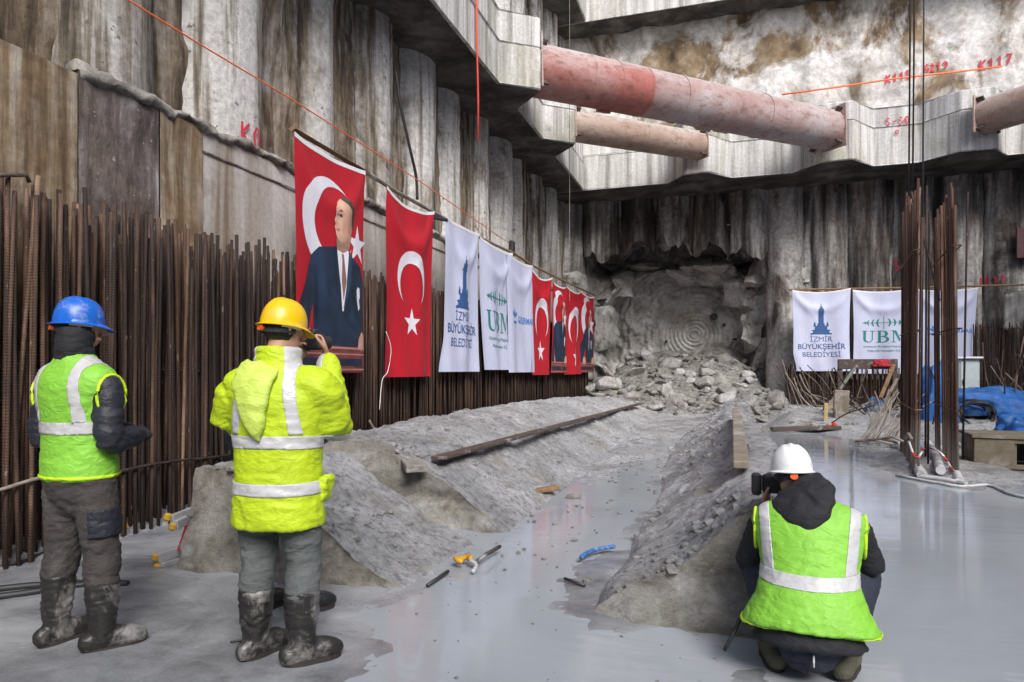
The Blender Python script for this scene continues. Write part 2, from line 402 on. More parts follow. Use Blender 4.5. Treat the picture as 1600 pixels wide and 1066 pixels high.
# ------------------------------------------------------------------ cement cradle banks on both sides of the trench
banktrees = []
def bank(name, prof, y0, y1, ny, front, label, cat, seed, mat, amp=.05, sub=6, bend=None):
    """lofted bank with profile [(x, z)...] along Y; ragged cut face at the front"""
    P = []
    for a, b in zip(prof, prof[1:]):
        n = max(1, int((Vector(b)-Vector(a)).length/.045))
        P += [Vector(a).lerp(Vector(b), k/n) for k in range(n)]
    P.append(Vector(prof[-1]))
    zmax = max(p.y for p in P); nx = len(P)
    bm = bmesh.new()
    def pt(i, y):
        p = P[i]; e = sstep(0, .12, p.y)
        s = 1.0 if bend is None else bend(y)
        n = Vector((fbm((p.x*1.1+seed, y*.7, p.y)), fbm((p.x*1.3, y*.8+seed, 5)), fbm((p.x*1.7, y*1.3, seed+9))))
        hi = .55*fbm((p.x*4, y*4, seed), 6)+.6*max(0, fbm((p.x*9, y*9, seed), 4)-.15)+.25*fbm((p.x*28, y*28, seed), 2)
        rut = .006*math.sin((p.x*2.2+p.y*1.2+.35*y)*9+4*n.x)*e*(1 if amp > .06 else .5)
        return Vector((p.x+amp*1.6*n.x+ (0 if bend is None else .10*math.sin(y*.5+seed)), y, max(-.03, p.y*s+(amp*1.9*n.z+.035*hi+rut)*(.25+.75*e)-(0 if p.y > .02 else .03))))
    rows = []
    ncap = 12
    for j in range(ny+1):
        y = lerp(y0, y1, (j/ny)**1.25)
        rows.append([pt(i, y) for i in range(nx)])
    top = rows[0]
    cap = []
    for k in range(ncap):
        t = k/ncap; r = []
        for i in range(nx):
            v = top[i]; z = lerp(-.05, v.z, t)
            r.append(Vector((v.x, y0+(front*(t-.8)+.10*fbm((v.x*2.3, z*2.6, seed+3), 6))*min(1, (1-t)*3)-.07*(1-t)**2*sstep(0, .2, v.z), z)))
        cap.append(r)
    allr = cap+rows
    V = [[bm.verts.new(p) for p in r] for r in allr]
    for A, B in zip(V, V[1:]):
        for i in range(nx-1): bm.faces.new((A[i], A[i+1], B[i+1], B[i]))
    back = [bm.verts.new((v.co.x, y1+.02, -.05)) for v in V[-1]]
    for i in range(nx-1): bm.faces.new((V[-1][i], V[-1][i+1], back[i+1], back[i]))
    bmesh.ops.recalc_face_normals(bm, faces=bm.faces[:])
    banktrees.append(BVHTree.FromBMesh(bm))
    o = mk(name, bm, mat, loc=((prof[0][0]+prof[-1][0])/2, y0, 0), smooth=True, angle=38)
    return tag(o, label, cat)
bank('concrete_block', [(-3.80, -.05), (-3.74, .66), (-3.71, .73), (-3.25, .745), (-2.85, .45), (-2.4, .17), (-2.1, .05), (-1.9, -.03)], 4.0, 5.25, 42, .05,
     'short wedge shaped mud caked concrete block behind the man in the yellow jacket', 'concrete block', 2.0, M['mud'], .028)
bank('concrete_bank', [(-4.75, -.05), (-4.72, .6), (-4.3, .70), (-3.6, .78), (-3.2, .74), (-2.75, .50), (-2.3, .22), (-1.98, .03), (-1.75, -.04)], 5.72, 23.2, 330, .05,
     'long grey mud covered concrete bank running below the flags beside the left rebar', 'concrete bank', 5.0, M['mud'], .040, bend=lambda y: 1-.35*sstep(15, 23, y))
bank('concrete_bank', [(-.92, -.04), (-.6, .14), (-.2, .44), (.08, .66), (.25, .70), (.42, .66), (.58, .3), (.66, -.05)], 3.98, 22.6, 330, .10,
     'layered grey concrete bank between the trench and the pond on the right', 'concrete bank', 11.0, M['mudlayer'], .045, bend=lambda y: 1.02-.3*sstep(16, 22, y))

bm = bmesh.new(); rr = random.Random(31)
for k in range(4200):
    y = 4.0+17*rr.random()**1.7; x = rr.uniform(-4.7, -1.7) if k % 3 else rr.uniform(-.95, .6)
    hit = [t_.ray_cast(Vector((x, y, 3)), Vector((0, 0, -1)))[0] for t_ in banktrees]; hit = [h_ for h_ in hit if h_]
    if not hit: continue
    p = max(hit, key=lambda h_: h_.z)
    if fbm((x*1.6, y*1.2, 5), 4) < -.05+.3*(rr.random()-.5): continue
    s = rr.choice([.007, .009, .012, .016, .022, .035])*rr.uniform(.7, 1.2)*(1+.03*y)
    g = bmesh.ops.create_icosphere(bm, subdivisions=1, radius=s); q = Vector((rr.uniform(.8, 1.5), rr.uniform(.8, 1.5), rr.uniform(.5, .9)))
    for v in g['verts']: v.co = Vector((p.x+v.co.x*q.x*rr.uniform(.8, 1.2), p.y+v.co.y*q.y*rr.uniform(.8, 1.2), p.z+v.co.z*q.z))
tag(mk('gravel', bm, M['mud'], loc=(-2.5, 8, .4)), 'grey clods and crumbs lying on the concrete banks', 'gravel', kind='stuff')

# ------------------------------------------------------------------ left retaining wall: bored piles with soil between
def pile_bm(z0, z1, r, seed, axis, rag=0.0, amp=.045, a0=-105, a1=105, na=22, dz=.16):
    """rough cast pile, open at the back; axis 'x' faces +X, 'y' faces -Y; origin at the base centre"""
    bm = bmesh.new(); nz = int((z1-z0)/dz)
    def f(u, v):
        a = R(lerp(a0, a1, u)); z = lerp(z0, z1, v)
        if rag and v < .5: z += rag*(1-v*2)*(fbm((math.sin(a)*2.2, seed, 0), 3)+.4*math.cos(a*3+seed))
        n = fbm((math.cos(a)*1.1+seed, math.sin(a)*1.1, z*.35), 5)
        rip = .018*math.sin(z*21+3*noise.noise(Vector((a*1.5, z*.6, seed))))*max(0, noise.noise(Vector((a, z*.4, seed+5))))*2
        gouge = -.10*max(0, fbm((math.cos(a)*1.6, math.sin(a)*2.0+seed, z*.55), 4)-.38)
        rr = r+amp*n+rip+gouge
        return Vector((rr*math.cos(a), rr*math.sin(a), z)) if axis == 'x' else Vector((rr*math.sin(a), -rr*math.cos(a), z))
    grid(bm, na, nz, f); bmesh.ops.recalc_face_normals(bm, faces=bm.faces[:])
    return bm
WX = -6.45
pw = empty('pile_wall', (WX, 10, 0), 'tall left pit wall of pale bored piles with brown soil between them', 'wall')
variants = []
ys = [0.1, 1.85, 3.62, 5.35, 7.05, 9.02, 10.85, 12.6, 14.35, 16.1, 17.85, 19.6, 21.35, 23.1, 24.85]
for i, y in enumerate(ys):
    b_ = pile_bm(-.2, 14.5, .66+.08*math.sin(i*2.1), i*3.7, 'x')
    bmesh.ops.translate(b_, vec=(WX, y, 0), verts=b_.verts)
    mk('pile', b_, M['pile'], pw, smooth=True)
bm = bmesh.new()
def soilf(u, v):
    y = lerp(-1, 25.6, u); z = lerp(0, 14.5, v)
    return Vector((-6.12+.10*fbm((y*1.1, z*.55, 3), 5)+.035*fbm((y*4, z*3, 8), 4), y, z))
grid(bm, 230, 100, soilf); bmesh.ops.recalc_face_normals(bm, faces=bm.faces[:])
mk('soil', bm, M['soil'], pw, smooth=True)
# old cast lining in front of the piles
lw = empty('lining_wall', (-5.8, 8, 0), 'smooth stained concrete lining wall behind the left rebar, topped by a rough ledge', 'wall')
def panel(y0, y1, zt0, zt1, x, mat, name='panel', rough=.012):
    bm = bmesh.new()
    def pf(u, v):
        y = lerp(y0, y1, u); z = lerp(-.05, lerp(zt0, zt1, u), v)
        return Vector((x+rough*fbm((y*2, z*2, 2), 5)*min(1, 6*u*(1-u)), y, z))
    n = max(4, int((y1-y0)/.12)); V = grid(bm, n, 28, pf)
    for i in range(n):
        a, b_ = V[i][-1], V[i+1][-1]
        c = bm.verts.new((x-.9, a.co.y, a.co.z)); d = bm.verts.new((x-.9, b_.co.y, b_.co.z)); bm.faces.new((a, b_, d, c))
    bot = [V[n][j] for j in range(29)]; bk = [bm.verts.new((x-.9, q.co.y, q.co.z)) for q in bot]
    for j in range(28): bm.faces.new((bot[j], bk[j], bk[j+1], bot[j+1]))
    bmesh.ops.recalc_face_normals(bm, faces=bm.faces[:])
    mk(name, bm, mat, lw, smooth=True, angle=40)
panel(-1.5, 4.545, 4.06, 4.10, -5.53, M['lining_brown'])
panel(4.53, 5.42, 4.13, 4.12, -5.50, M['lining_dark'], rough=.05)
panel(5.43, 6.02, 4.11, 4.11, -5.495, M['lining_brown'])
panel(6.03, 9.9, 4.10, 4.08, -5.51, M['lining'])
panel(9.91, 15.5, 4.05, 4.05, -5.515, M['lining'])
panel(15.51, 25.2, 4.05, 4.05, -5.50, M['lining'])
bm = bmesh.new()
pts = []; rad = []
y = 4.56
while y < 24.5:
    pts.append((-5.58+.05*fbm((y*1.5, 0, 0)), y, 4.14+.05*fbm((y*2, 7, 0)))); rad.append((.13+.06*fbm((y*2.4, 2, 0), 6), .07+.06*fbm((y*3, 4, 0), 6))); y += .05
rings = tube(bm, pts, rad, 14)
for v in bm.verts: v.co += v.normal*0+Vector((.035*fbm(v.co*7, 6), .03*fbm(v.co*8), .045*fbm(v.co*6+Vector((3, 1, 2)), 6)))
mk('mortar_ledge', bm, M['ledge'], lw, smooth=True)
# formwork seam lines on the grey panels
bm = bmesh.new(); box(bm, (-5.497, 11, 3.86), (.012, 10, .018)); mk('seam', bm, M['lining_dark'], lw)

# ------------------------------------------------------------------ back wall
BY = 25.75
bw = empty('pile_wall', (4, BY, 0), 'dark back wall of rough bored piles with a ragged hole broken through at the tunnel', 'wall')
def arch(x):
    return tab([(-5.2, 4.6), (-4.9, 5.4), (-4.3, 6.1), (-3.6, 6.35), (-2.6, 6.0), (-1.6, 6.25), (-.6, 5.95), (.4, 6.0), (1.1, 5.2), (1.55, 4.2), (1.75, 3.0)], x)
x = -5.9; i = 0
while x < 22:
    r = .68+.07*math.sin(i*1.7); z0 = -.2
    if -5.2 < x < 1.75: z0 = arch(x)+random.uniform(-.25, .25)
    b_ = pile_bm(z0, 8.3, r, 50+i*2.9, 'y', rag=.35 if z0 > 0 else 0, amp=.06)
    bmesh.ops.translate(b_, vec=(x, BY, 0), verts=b_.verts)
    mk('pile', b_, M['pile_dark'], bw, smooth=True)
    x += 1.32+.12*math.sin(i*2.3); i += 1
bm = bmesh.new()
def bsoil(u, v):
    x = lerp(1.75, 22, u); z = lerp(-.2, 8.2, v)
    return Vector((x+(.35*fbm((z*1.2, 0, 4), 4) if u < .01 else 0), BY-.22+.10*fbm((x*1.1, z*.6, 9), 5), z))
grid(bm, 150, 60, bsoil); bmesh.ops.recalc_face_normals(bm, faces=bm.faces[:])
mk('soil', bm, M['pile_dark'], bw, smooth=True)
bm = bmesh.new()
def bsoil2(u, v):
    x = lerp(-6.2, 1.9, u); zb = arch(x)+.55*fbm((x*1.3, 4, 2), 5)-.1
    z = lerp(zb, 8.2, v)
    return Vector((x, BY-.25+.12*fbm((x*1.1, z*.7, 9), 5)+.25*(1-v)**3, z))
grid(bm, 110, 30, bsoil2); bmesh.ops.recalc_face_normals(bm, faces=bm.faces[:])
mk('soil', bm, M['pile_dark'], bw, smooth=True)
bm = bmesh.new()
def up_wall(u, v):
    x = lerp(-6.6, 22, u); z = lerp(8.0, 21, v)
    return Vector((x, 25.0-.06*math.cos(x*4.4)+.10*fbm((x*.9, z*.7, 9), 5)+.03*fbm((x*5, z*5, 2), 4), z))
grid(bm, 300, 140, up_wall); bmesh.ops.recalc_face_normals(bm, faces=bm.faces[:])
for f in bm.faces:
    if f.normal.y > 0: f.normal_flip()
upbvh = BVHTree.FromBMesh(bm)
upper = mk('shotcrete', bm, M['shotcrete'], bw, smooth=True)
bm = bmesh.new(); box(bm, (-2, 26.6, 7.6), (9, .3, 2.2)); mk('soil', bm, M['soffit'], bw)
# right and rear pit walls, outside the frame but they close the pit
for nm, lab, pos, rz in (('pile_wall', 'bored pile wall closing the pit at the right, beyond the pond', (16.5, 4, 0), 90),):
    t = empty(nm, pos, lab, 'wall')
    for k in range(13):
        b_ = pile_bm(-.2, 14.0, .8, 90+k*3.3, 'x', na=14, dz=.4)
        bmesh.ops.transform(b_, matrix=Matrix.Translation((16.9, -3+k*2.2, 0)) @ Matrix.Rotation(math.pi, 4, 'Z'), verts=b_.verts)
        mk('pile', b_, M['pile'], t, smooth=True)
    bm = bmesh.new(); box(bm, (17.3, 4, 7), (.6, 44, 14)); mk('soil', bm, M['soil'], t)
t = empty('pile_wall', (5, -17.5, 0), 'bored pile wall closing the pit behind the camera', 'wall')
for k in range(12):
    b_ = pile_bm(-.2, 14.0, .8, 140+k*3.3, 'y', na=14, dz=.4)
    bmesh.ops.transform(b_, matrix=Matrix.Translation((-7+k*2.2, -17.6, 0)) @ Matrix.Rotation(math.pi, 4, 'Z'), verts=b_.verts)
    mk('pile', b_, M['pile'], t, smooth=True)
bm = bmesh.new(); box(bm, (5, -18.2, 7), (26, .6, 14)); mk('soil', bm, M['soil'], t)

# ------------------------------------------------------------------ waler beams
def slab_beam(name, plan, z0, zm, z1, label, corner=None):
    t = empty(name, (plan[0][0], plan[0][1], z0), label, 'beam')
    cx = sum(p[0] for p in plan)/len(plan); cy = sum(p[1] for p in plan)/len(plan)
    for k, (a, b_, grow) in enumerate(((z0, zm, .012), (zm, z1, 0))):
        bm = bmesh.new()
        pl = [(x+grow*(1 if x > -6 else 0), y-grow) for x, y in plan]
        prism(bm, pl, a, b_)
        bmesh.ops.bevel(bm, geom=[e for e in bm.edges], offset=.035, segments=1, affect='EDGES')
        bmesh.ops.triangulate(bm, faces=[f for f in bm.faces if len(f.verts) > 4])
        bmesh.ops.recalc_face_normals(bm, faces=bm.faces[:])
        mk('lift', bm, M['waler'], t)
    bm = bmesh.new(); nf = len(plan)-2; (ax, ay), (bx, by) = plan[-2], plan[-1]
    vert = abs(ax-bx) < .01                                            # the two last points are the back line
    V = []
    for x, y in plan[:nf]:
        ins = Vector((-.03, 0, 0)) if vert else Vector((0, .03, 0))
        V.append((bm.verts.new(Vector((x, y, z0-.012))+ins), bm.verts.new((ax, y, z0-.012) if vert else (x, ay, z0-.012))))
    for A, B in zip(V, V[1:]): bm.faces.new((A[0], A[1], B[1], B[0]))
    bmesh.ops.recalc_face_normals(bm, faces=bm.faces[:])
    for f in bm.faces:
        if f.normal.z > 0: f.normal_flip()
    mk('soffit', bm, M['soffit'], t)  # thin dark sheet painting extra shade onto the beam's underside
    return t
LW = -4.82
lplan = [(LW, -6), (LW, 14.10), (-4.02, 14.72), (-4.06, 14.82), (LW, 15.62), (LW, 17.85), (-4.05, 18.55), (-4.09, 18.65), (LW, 19.42), (LW, 23.42), (-6.2, 23.42), (-6.2, -6)]
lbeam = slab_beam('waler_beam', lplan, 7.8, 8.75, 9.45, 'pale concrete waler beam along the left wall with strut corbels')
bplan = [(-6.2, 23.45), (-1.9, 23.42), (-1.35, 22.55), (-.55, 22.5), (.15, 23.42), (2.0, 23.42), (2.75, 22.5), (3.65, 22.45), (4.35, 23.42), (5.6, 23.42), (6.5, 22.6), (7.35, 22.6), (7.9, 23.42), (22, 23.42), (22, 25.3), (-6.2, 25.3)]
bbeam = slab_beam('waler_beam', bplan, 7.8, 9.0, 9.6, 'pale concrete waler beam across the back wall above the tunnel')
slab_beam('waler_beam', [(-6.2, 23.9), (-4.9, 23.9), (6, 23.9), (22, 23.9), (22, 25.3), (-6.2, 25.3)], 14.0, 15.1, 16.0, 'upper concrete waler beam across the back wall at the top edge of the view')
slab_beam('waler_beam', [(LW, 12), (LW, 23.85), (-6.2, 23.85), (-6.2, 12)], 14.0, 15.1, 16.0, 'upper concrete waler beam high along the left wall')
# ------------------------------------------------------------------ steel strut pipes
def pipe_mat(name, base, patch, rustc):
    m, nt_, b = newmat(name); N = NT(nt_); p = N.pos()
    a = N.noise(N.scl(p, (.5, .5, .8)), 1, 6, .6, .4)
    c = N.mix(N.maprange(a, .38, .62, 0, 1), base, patch)
    s = N.n('ShaderNodeSeparateXYZ'); g = N.n('ShaderNodeNewGeometry'); N.l(g.outputs['Normal'], s.inputs[0])
    du = N.maprange(N.math('ADD', s.outputs[2], N.math('MULTIPLY', N.noise(p, 3, 6, .65), .8)), .75, 1.35, 0, .8)
    c = N.mix(du, c, (.46, .45, .44))                       # dust lying on top of the pipe
    f = N.noise(N.scl(p, (2, 2, 5)), 1.5, 8, .7)
    c = N.mix(N.maprange(f, .50, .66, 0, .8), c, rustc)
    c = N.mix(1.0, c, N.ramp(N.noise(p, 14, 6, .7), [(.3, (.8, .8, .8)), (.7, (1.15, 1.15, 1.15))]), 'MULTIPLY')
    N.l(c, b.inputs['Base Color']); b.inputs['Roughness'].default_value = .6
    N.l(N.bump(f, .3, .01), b.inputs['Normal'])
    return m
M['pipe'] = pipe_mat('pinkish_primer_steel', (.34, .22, .205), (.42, .37, .365), (.20, .11, .085))
M['pipe_red'] = pipe_mat('red_primer_steel', (.34, .115, .095), (.42, .30, .28), (.17, .065, .05))
M['pipe_tan'] = pipe_mat('tan_primer_steel', (.33, .235, .185), (.40, .31, .26), (.20, .12, .085))
def strut(A, B, r, redlen, label, mats, clamps=True):
    A, B = Vector(A), Vector(B); L = (B-A).length; t = (B-A).normalized()
    T = empty('strut_pipe', A, label, 'pipe', 'steel strut pipes across the corner')
    x, y = frame(t)
    def seg(a, b_, rr, mat, name):
        bm = bmesh.new(); tube(bm, [A+t*a, A+t*b_], rr, 40); return mk(name, bm, mat, T, smooth=True, angle=40)
    if redlen:
        seg(0, redlen, r*1.0, mats[1], 'pipe_section'); seg(redlen, L, r*.985, mats[0], 'pipe_section')
    else: seg(0, L, r, mats[0], 'pipe_section')
    for q in ([1.5, 2.3, redlen] if redlen else [])+[L*.33+1, L*.66+.6]:
        seg(q-.03, q+.03, r*1.018, mats[1 if redlen and q < redlen+.1 else 0], 'weld_ring')
    for q, s in ((-.02, 1), (L, -1)):
        bm = bmesh.new(); rot = Matrix((x, y, t)).transposed()
        box(bm, A+t*(q+.01*s), (r*2.1, r*2.1, .05), rot, .008); mk('end_plate', bm, mats[0], T)
        for k in range(4):
            a = k*math.pi/2+math.pi/4; d = x*math.cos(a)+y*math.sin(a)
            bm = bmesh.new(); box(bm, A+t*(q+.12*s)+d*r*1.06, (.05, .2, .22), Matrix((x*-math.sin(a)+y*math.cos(a), d, t)).transposed(), .005)
            mk('stiffener', bm, M['steel_dark'], T)
    if clamps:
        for q, ang in ((1.9, 200), (2.75, 170), (2.2, 250), (L*.55, 225), (L*.62, 215), (L-1.1, 205)):
            d = x*math.cos(R(ang))+y*math.sin(R(ang)); d2 = x*-math.sin(R(ang))+y*math.cos(R(ang))
            bm = bmesh.new(); box(bm, A+t*q+d*(r+.02), (.24, .07, .3 if q < 3 else .5), Matrix((d2, d, t)).transposed(), .006)
            mk('clamp_plate', bm, mats[1] if q < 3 else M['steel_dark'] if False else mats[0], T)
    return T
strut((-4.42, 15.26, 8.55), (2.95, 22.35, 8.72), .60, 3.2, 'large pinkish steel strut pipe with red end sections between the two walls', (M['pipe'], M['pipe_red']))
strut((-4.36, 18.98, 8.52), (-.85, 22.45, 8.66), .44, 0, 'smaller tan steel strut pipe behind the large pink one', (M['pipe_tan'], M['pipe_tan']), False)
strut((7.05, 22.5, 8.72), (12.9, 16.6, 8.72), .50, 0, 'pale steel strut pipe cut off by the right edge of the view', (M['pipe_tan'], M['pipe_tan']), False)

# ------------------------------------------------------------------ tunnel face in the niche
TC = Vector((-1.85, 0, 2.55)); RC = Vector((-1.22, 0, 2.9))
def blk(x, z, s, seed):
    d, p = noise.voronoi(Vector((x*s, seed, z*s*.8)))
    c = p[0]
    tilt = (x*s-c.x)*noise.noise(c*9.1)+(z*s*.8-c.z)*noise.noise(c*5.3+Vector((4, 4, 4)))
    return noise.noise(c*3.7)+.9*tilt, d[1]-d[0]
def facef(u, v):
    x = lerp(-6.0, 2.9, u); z = lerp(-.2, 7.6, v)
    r = math.hypot(x-TC.x, z-TC.z); rr = math.hypot(x-RC.x, z-RC.z)
    R0 = 2.86+.08*fbm((x, z, 2), 3)
    ins = 1-sstep(R0-.04, R0+.12, r)
    b1, e1 = blk(x, z, .85, 2.0); b2, e2 = blk(x, z, 3.0, 7.0)
    rough = .62*b1+.18*b2+.08*fbm((x*3, z*3, 5), 5)
    out = 26.95+rough+1.7*sstep(4.9, 6.0, z)+.35*sstep(1.0, 2.2, x)
    # fallen wedge standing proud above the ring
    w = sstep(5.0, 5.35, z)*(1-sstep(5.75, 6.1, z))*sstep(-1.9, -1.6, x)*(1-sstep(.1, .5, x)); out -= 1.15*w
    w2 = sstep(3.6, 4.2, z)*(1-sstep(5.0, 5.6, z))*(1-sstep(-4.3, -3.7, x)); out -= .5*w2
    groove = (.035*math.sin(rr*2*math.pi/.165+.6*fbm((x*2, z*2, 1), 3)))*(1-sstep(1.1, 1.7, rr))*(.4+.6*sstep(.12, .25, rr))
    groove += .025*math.sin(rr*2*math.pi/.24)*sstep(1.1, 1.6, rr)*.8
    inn = 28.2+groove+.05*fbm((x*3, z*3, 8), 5)-.5*sstep(-2.1, -3.0, x)*(.7+.6*fbm((x*1.5, z*1.3, 6), 4)) - .22*sstep(.0, 1.2, z-4.6+.4*(x+1.9))*(x < -1.4)
    if rr < .13: inn += .06
    y = lerp(out, inn, ins)
    y -= 1.9*sstep(-4.75, -5.5, x)+1.7*sstep(1.35, 2.1, x+.15*fbm((z*1.4, 0, 0), 4))
    return Vector((x, y, z))
bm = bmesh.new(); grid(bm, 260, 230, facef); bmesh.ops.recalc_face_normals(bm, faces=bm.faces[:])
tf = mk('tunnel_face', bm, M['rock'], loc=(-1.8, 27, 0), smooth=True, angle=38)
tag(tf, 'round bored rock face with concentric cutter rings in the broken opening', 'rock face')
# a few black voids on the face
for px, py, sx, sz in ((1115, 495, .16, .13), (1131, 508, .07, .07), (1041, 534, .06, .07), (1148, 530, .10, .05)):
    p = onY(px, py, 28.0)
    bm = bmesh.new(); bmesh.ops.create_icosphere(bm, subdivisions=2, radius=1)
    for v in bm.verts: v.co = Vector((p.x+v.co.x*sx, 27.99+v.co.y*.10, p.z+v.co.z*sz*(1+.5*noise.noise(v.co*2))))
    mk('void', bm, M['darkmetal'], tf)
rr = random.Random(12)
for px, py, Y, sx, sz in ((1062, 432, 27.5, .7, .36), (1108, 428, 27.2, 1.15, .42), (1152, 458, 27.2, .5, .7), (962, 446, 27.0, .8, .6), (944, 510, 26.5, .6, 1.1), (956, 590, 26.7, .6, .8), (1176, 520, 27.2, .45, .9), (1186, 425, 26.6, .6, .6), (1000, 412, 27.8, .9, .3), (1140, 400, 27.9, .9, .3)):
    p = onY(px, py, Y); bm = bmesh.new()
    for k in range(11):
        v = Vector((rr.choice((-1, 1))*rr.uniform(.35, 1), rr.choice((-1, 1))*rr.uniform(.3, 1), rr.choice((-1, 1))*rr.uniform(.3, 1))); bm.verts.new(p+Vector((v.x*sx, v.y*.62, v.z*sz+v.x*sx*rr.uniform(-.2, .2))))
    bmesh.ops.convex_hull(bm, input=bm.verts[:])
    for v in [v for v in bm.verts if not v.link_faces]: bm.verts.remove(v)
    bmesh.ops.triangulate(bm, faces=bm.faces[:]); bmesh.ops.subdivide_edges(bm, edges=bm.edges[:], cuts=7, use_grid_fill=True)
    for v in bm.verts:
        n_ = Vector((fbm(v.co*1.6, 5), fbm(v.co*1.6+Vector((5, 1, 2)), 5), fbm(v.co*1.6+Vector((9, 3, 1)), 5)))
        b1_, e1_ = blk(v.co.x+v.co.y, v.co.z, 3.2, 4.0); v.co += n_*.12+Vector((0, .10*b1_, .05*b1_))
    bmesh.ops.recalc_face_normals(bm, faces=bm.faces[:]); mk('rock_block', bm, M['rock'], tf, smooth=True, angle=28)
# roof of the niche
bm = bmesh.new(); grid(bm, 40, 12, lambda u, v: Vector((lerp(-6.3, 3, u), lerp(25.3, 30, v), 6.75+.3*fbm((u*9, v*4, 3), 4))))
rn = mk('rock_roof', bm, M['rock'], loc=(-1.6, 27, 7)); tag(rn, 'dark rough rock roof above the tunnel opening', 'rock roof')

# ------------------------------------------------------------------ rubble heap
def heap(x, y):
    cx = -1.6; wdt = 3.3+.12*(27.5-y)
    z = (2.05-.34*(27.4-y))*(1-sstep(.55, 1.15, abs(x-cx)/wdt))
    return max(-.1, z+.18*fbm((x*.8, y*.8, 4), 4))
bm = bmesh.new()
grid(bm, 90, 80, lambda u, v: (lambda x, y: Vector((x, y, heap(x, y)+.05*fbm((x*5, y*5, 1), 3))))(lerp(-5.9, 2.6, u), lerp(19.6, 27.9, v)))
tag(mk('rubble_bed', bm, M['boulder'], loc=(-1.6, 24, 0)), kind='stuff', label='grey crushed rock bed under the boulders at the tunnel mouth', cat='rubble')
def rock_bm(seed):
    rnd = random.Random(seed); bm = bmesh.new()
    s = Vector((1, rnd.uniform(.6, .95), rnd.uniform(.35, .65)))
    for k in range(15):
        v = Vector((rnd.gauss(0, 1), rnd.gauss(0, 1), rnd.gauss(0, 1))).normalized()
        bm.verts.new(Vector((v.x*s.x, v.y*s.y, v.z*s.z))*rnd.uniform(.85, 1.1))
    bmesh.ops.convex_hull(bm, input=bm.verts[:])
    for v in [v for v in bm.verts if not v.link_faces]: bm.verts.remove(v)
    bmesh.ops.bevel(bm, geom=bm.edges[:], offset=.05, segments=1, affect='EDGES')
    bmesh.ops.recalc_face_normals(bm, faces=bm.faces[:])
    return bm
protos = []
for k in range(9):
    o = mk('boulder', rock_bm(k+3), M['boulder'])
    tag(o, 'angular grey boulder in the broken rock heap below the tunnel face', 'boulder', 'boulders heaped at the tunnel mouth'); protos.append(o)
n = 0; rr = random.Random(5); placed = []
while n < 210:
    x = rr.uniform(-4.9, 1.9); y = rr.uniform(20.4, 27.3); z = heap(x, y)
    if z < .06 and rr.random() < .75: continue
    s = rr.choice([.12, .16, .2, .24, .28, .34, .42, .5])*rr.uniform(.8, 1.15)
    if any((x-a)**2+(y-b_)**2 < (.62*(s+c))**2 for a, b_, c in placed): s *= .5
    if any((x-a)**2+(y-b_)**2 < (.55*(s+c))**2 for a, b_, c in placed): continue
    placed.append((x, y, s))
    o = protos[n] if n < 9 else copyo(protos[n % 9])
    o.location = (x, y, z+s*.22); o.scale = (s, s, s); o.rotation_euler = (rr.uniform(-.5, .5), rr.uniform(-.4, .6), rr.uniform(0, 6.28)); n += 1
big = [(-4.3, 25.6, .75, .85), (-3.9, 24.9, .4, .6), (-4.6, 24.2, .3, .55), (1.3, 25.4, .5, .6), (-.2, 24.3, .9, .55), (-1.9, 23.2, .5, .55)]
for x, y, z, s in big:
    o = copyo(protos[int(x*7) % 9], loc=(x, y, z), rot=(x, y, z)); o.scale = (s, s*.9, s*1.1)
# stray stones on the mud: loose small gravel
bm = bmesh.new(); rr = random.Random(9)
for k in range(1500):
    z_ = rr.random()
    if k < 800: x, y = rr.uniform(-4.8, 2), rr.uniform(20, 27.3); z = heap(x, y); s = rr.uniform(.03, .10)
    else: x, y = rr.gauss(-1.6, .9), rr.uniform(4.3, 20)**1.0; z = .01; s = rr.uniform(.008, .03)
    if k > 1300: x, y = rr.uniform(1.2, 8), rr.uniform(15.8, 24.3); z = shelf(x, y); s = rr.uniform(.02, .09)
    if k % 4 == 0: x, y, z, s = rr.uniform(-5, .3), rr.uniform(1.6, 6), .002, rr.uniform(.003, .012)
    if z < 0 : continue
    g = bmesh.ops.create_icosphere(bm, subdivisions=1, radius=s)
    for v in g['verts']: v.co = Vector((x+v.co.x*rr.uniform(.7, 1.3), y+v.co.y, z+v.co.z*.7))
tag(mk('gravel', bm, M['boulder'], loc=(-1.5, 14, 0)), 'loose grey stones and grit scattered over the mud', 'gravel', kind='stuff')
# ------------------------------------------------------------------ starter bars along the left wall
def bar_bm(h, r=.0165, bend=.0, seed=0, n=7):
    bm = bmesh.new(); k = 5
    pts = [Vector((bend*math.sin(i/k*2.2+seed)*(i/k), bend*math.cos(i/k*1.7+seed)*(i/k), h*i/k)) for i in range(k+1)]
    tube(bm, pts, r, n); return bm
rr = random.Random(3)
bars = []
for k in range(7):
    h = [2.86, 2.80, 2.92, 2.76, 2.88, 2.95, 2.70][k]
    o = mk('rebar', bar_bm(h, .0155+.0012*(k % 3), .022+.012*k/7, k), M['rebar'], smooth=True); bars.append(o)
    tag(o, 'rusty vertical rebar in the dense row standing along the left wall', 'rebar', 'rebars standing along the left wall')
rows = (-4.98, -5.08, -5.22, -5.36)
cnt = 0; spots = []
y = 2.75
while cnt < 300:
    for r_ in rows:
        if cnt < 300: spots.append((r_+rr.uniform(-.03, .03), y+rr.uniform(-.04, .04))); cnt += 1
    y += .072
ymax = y
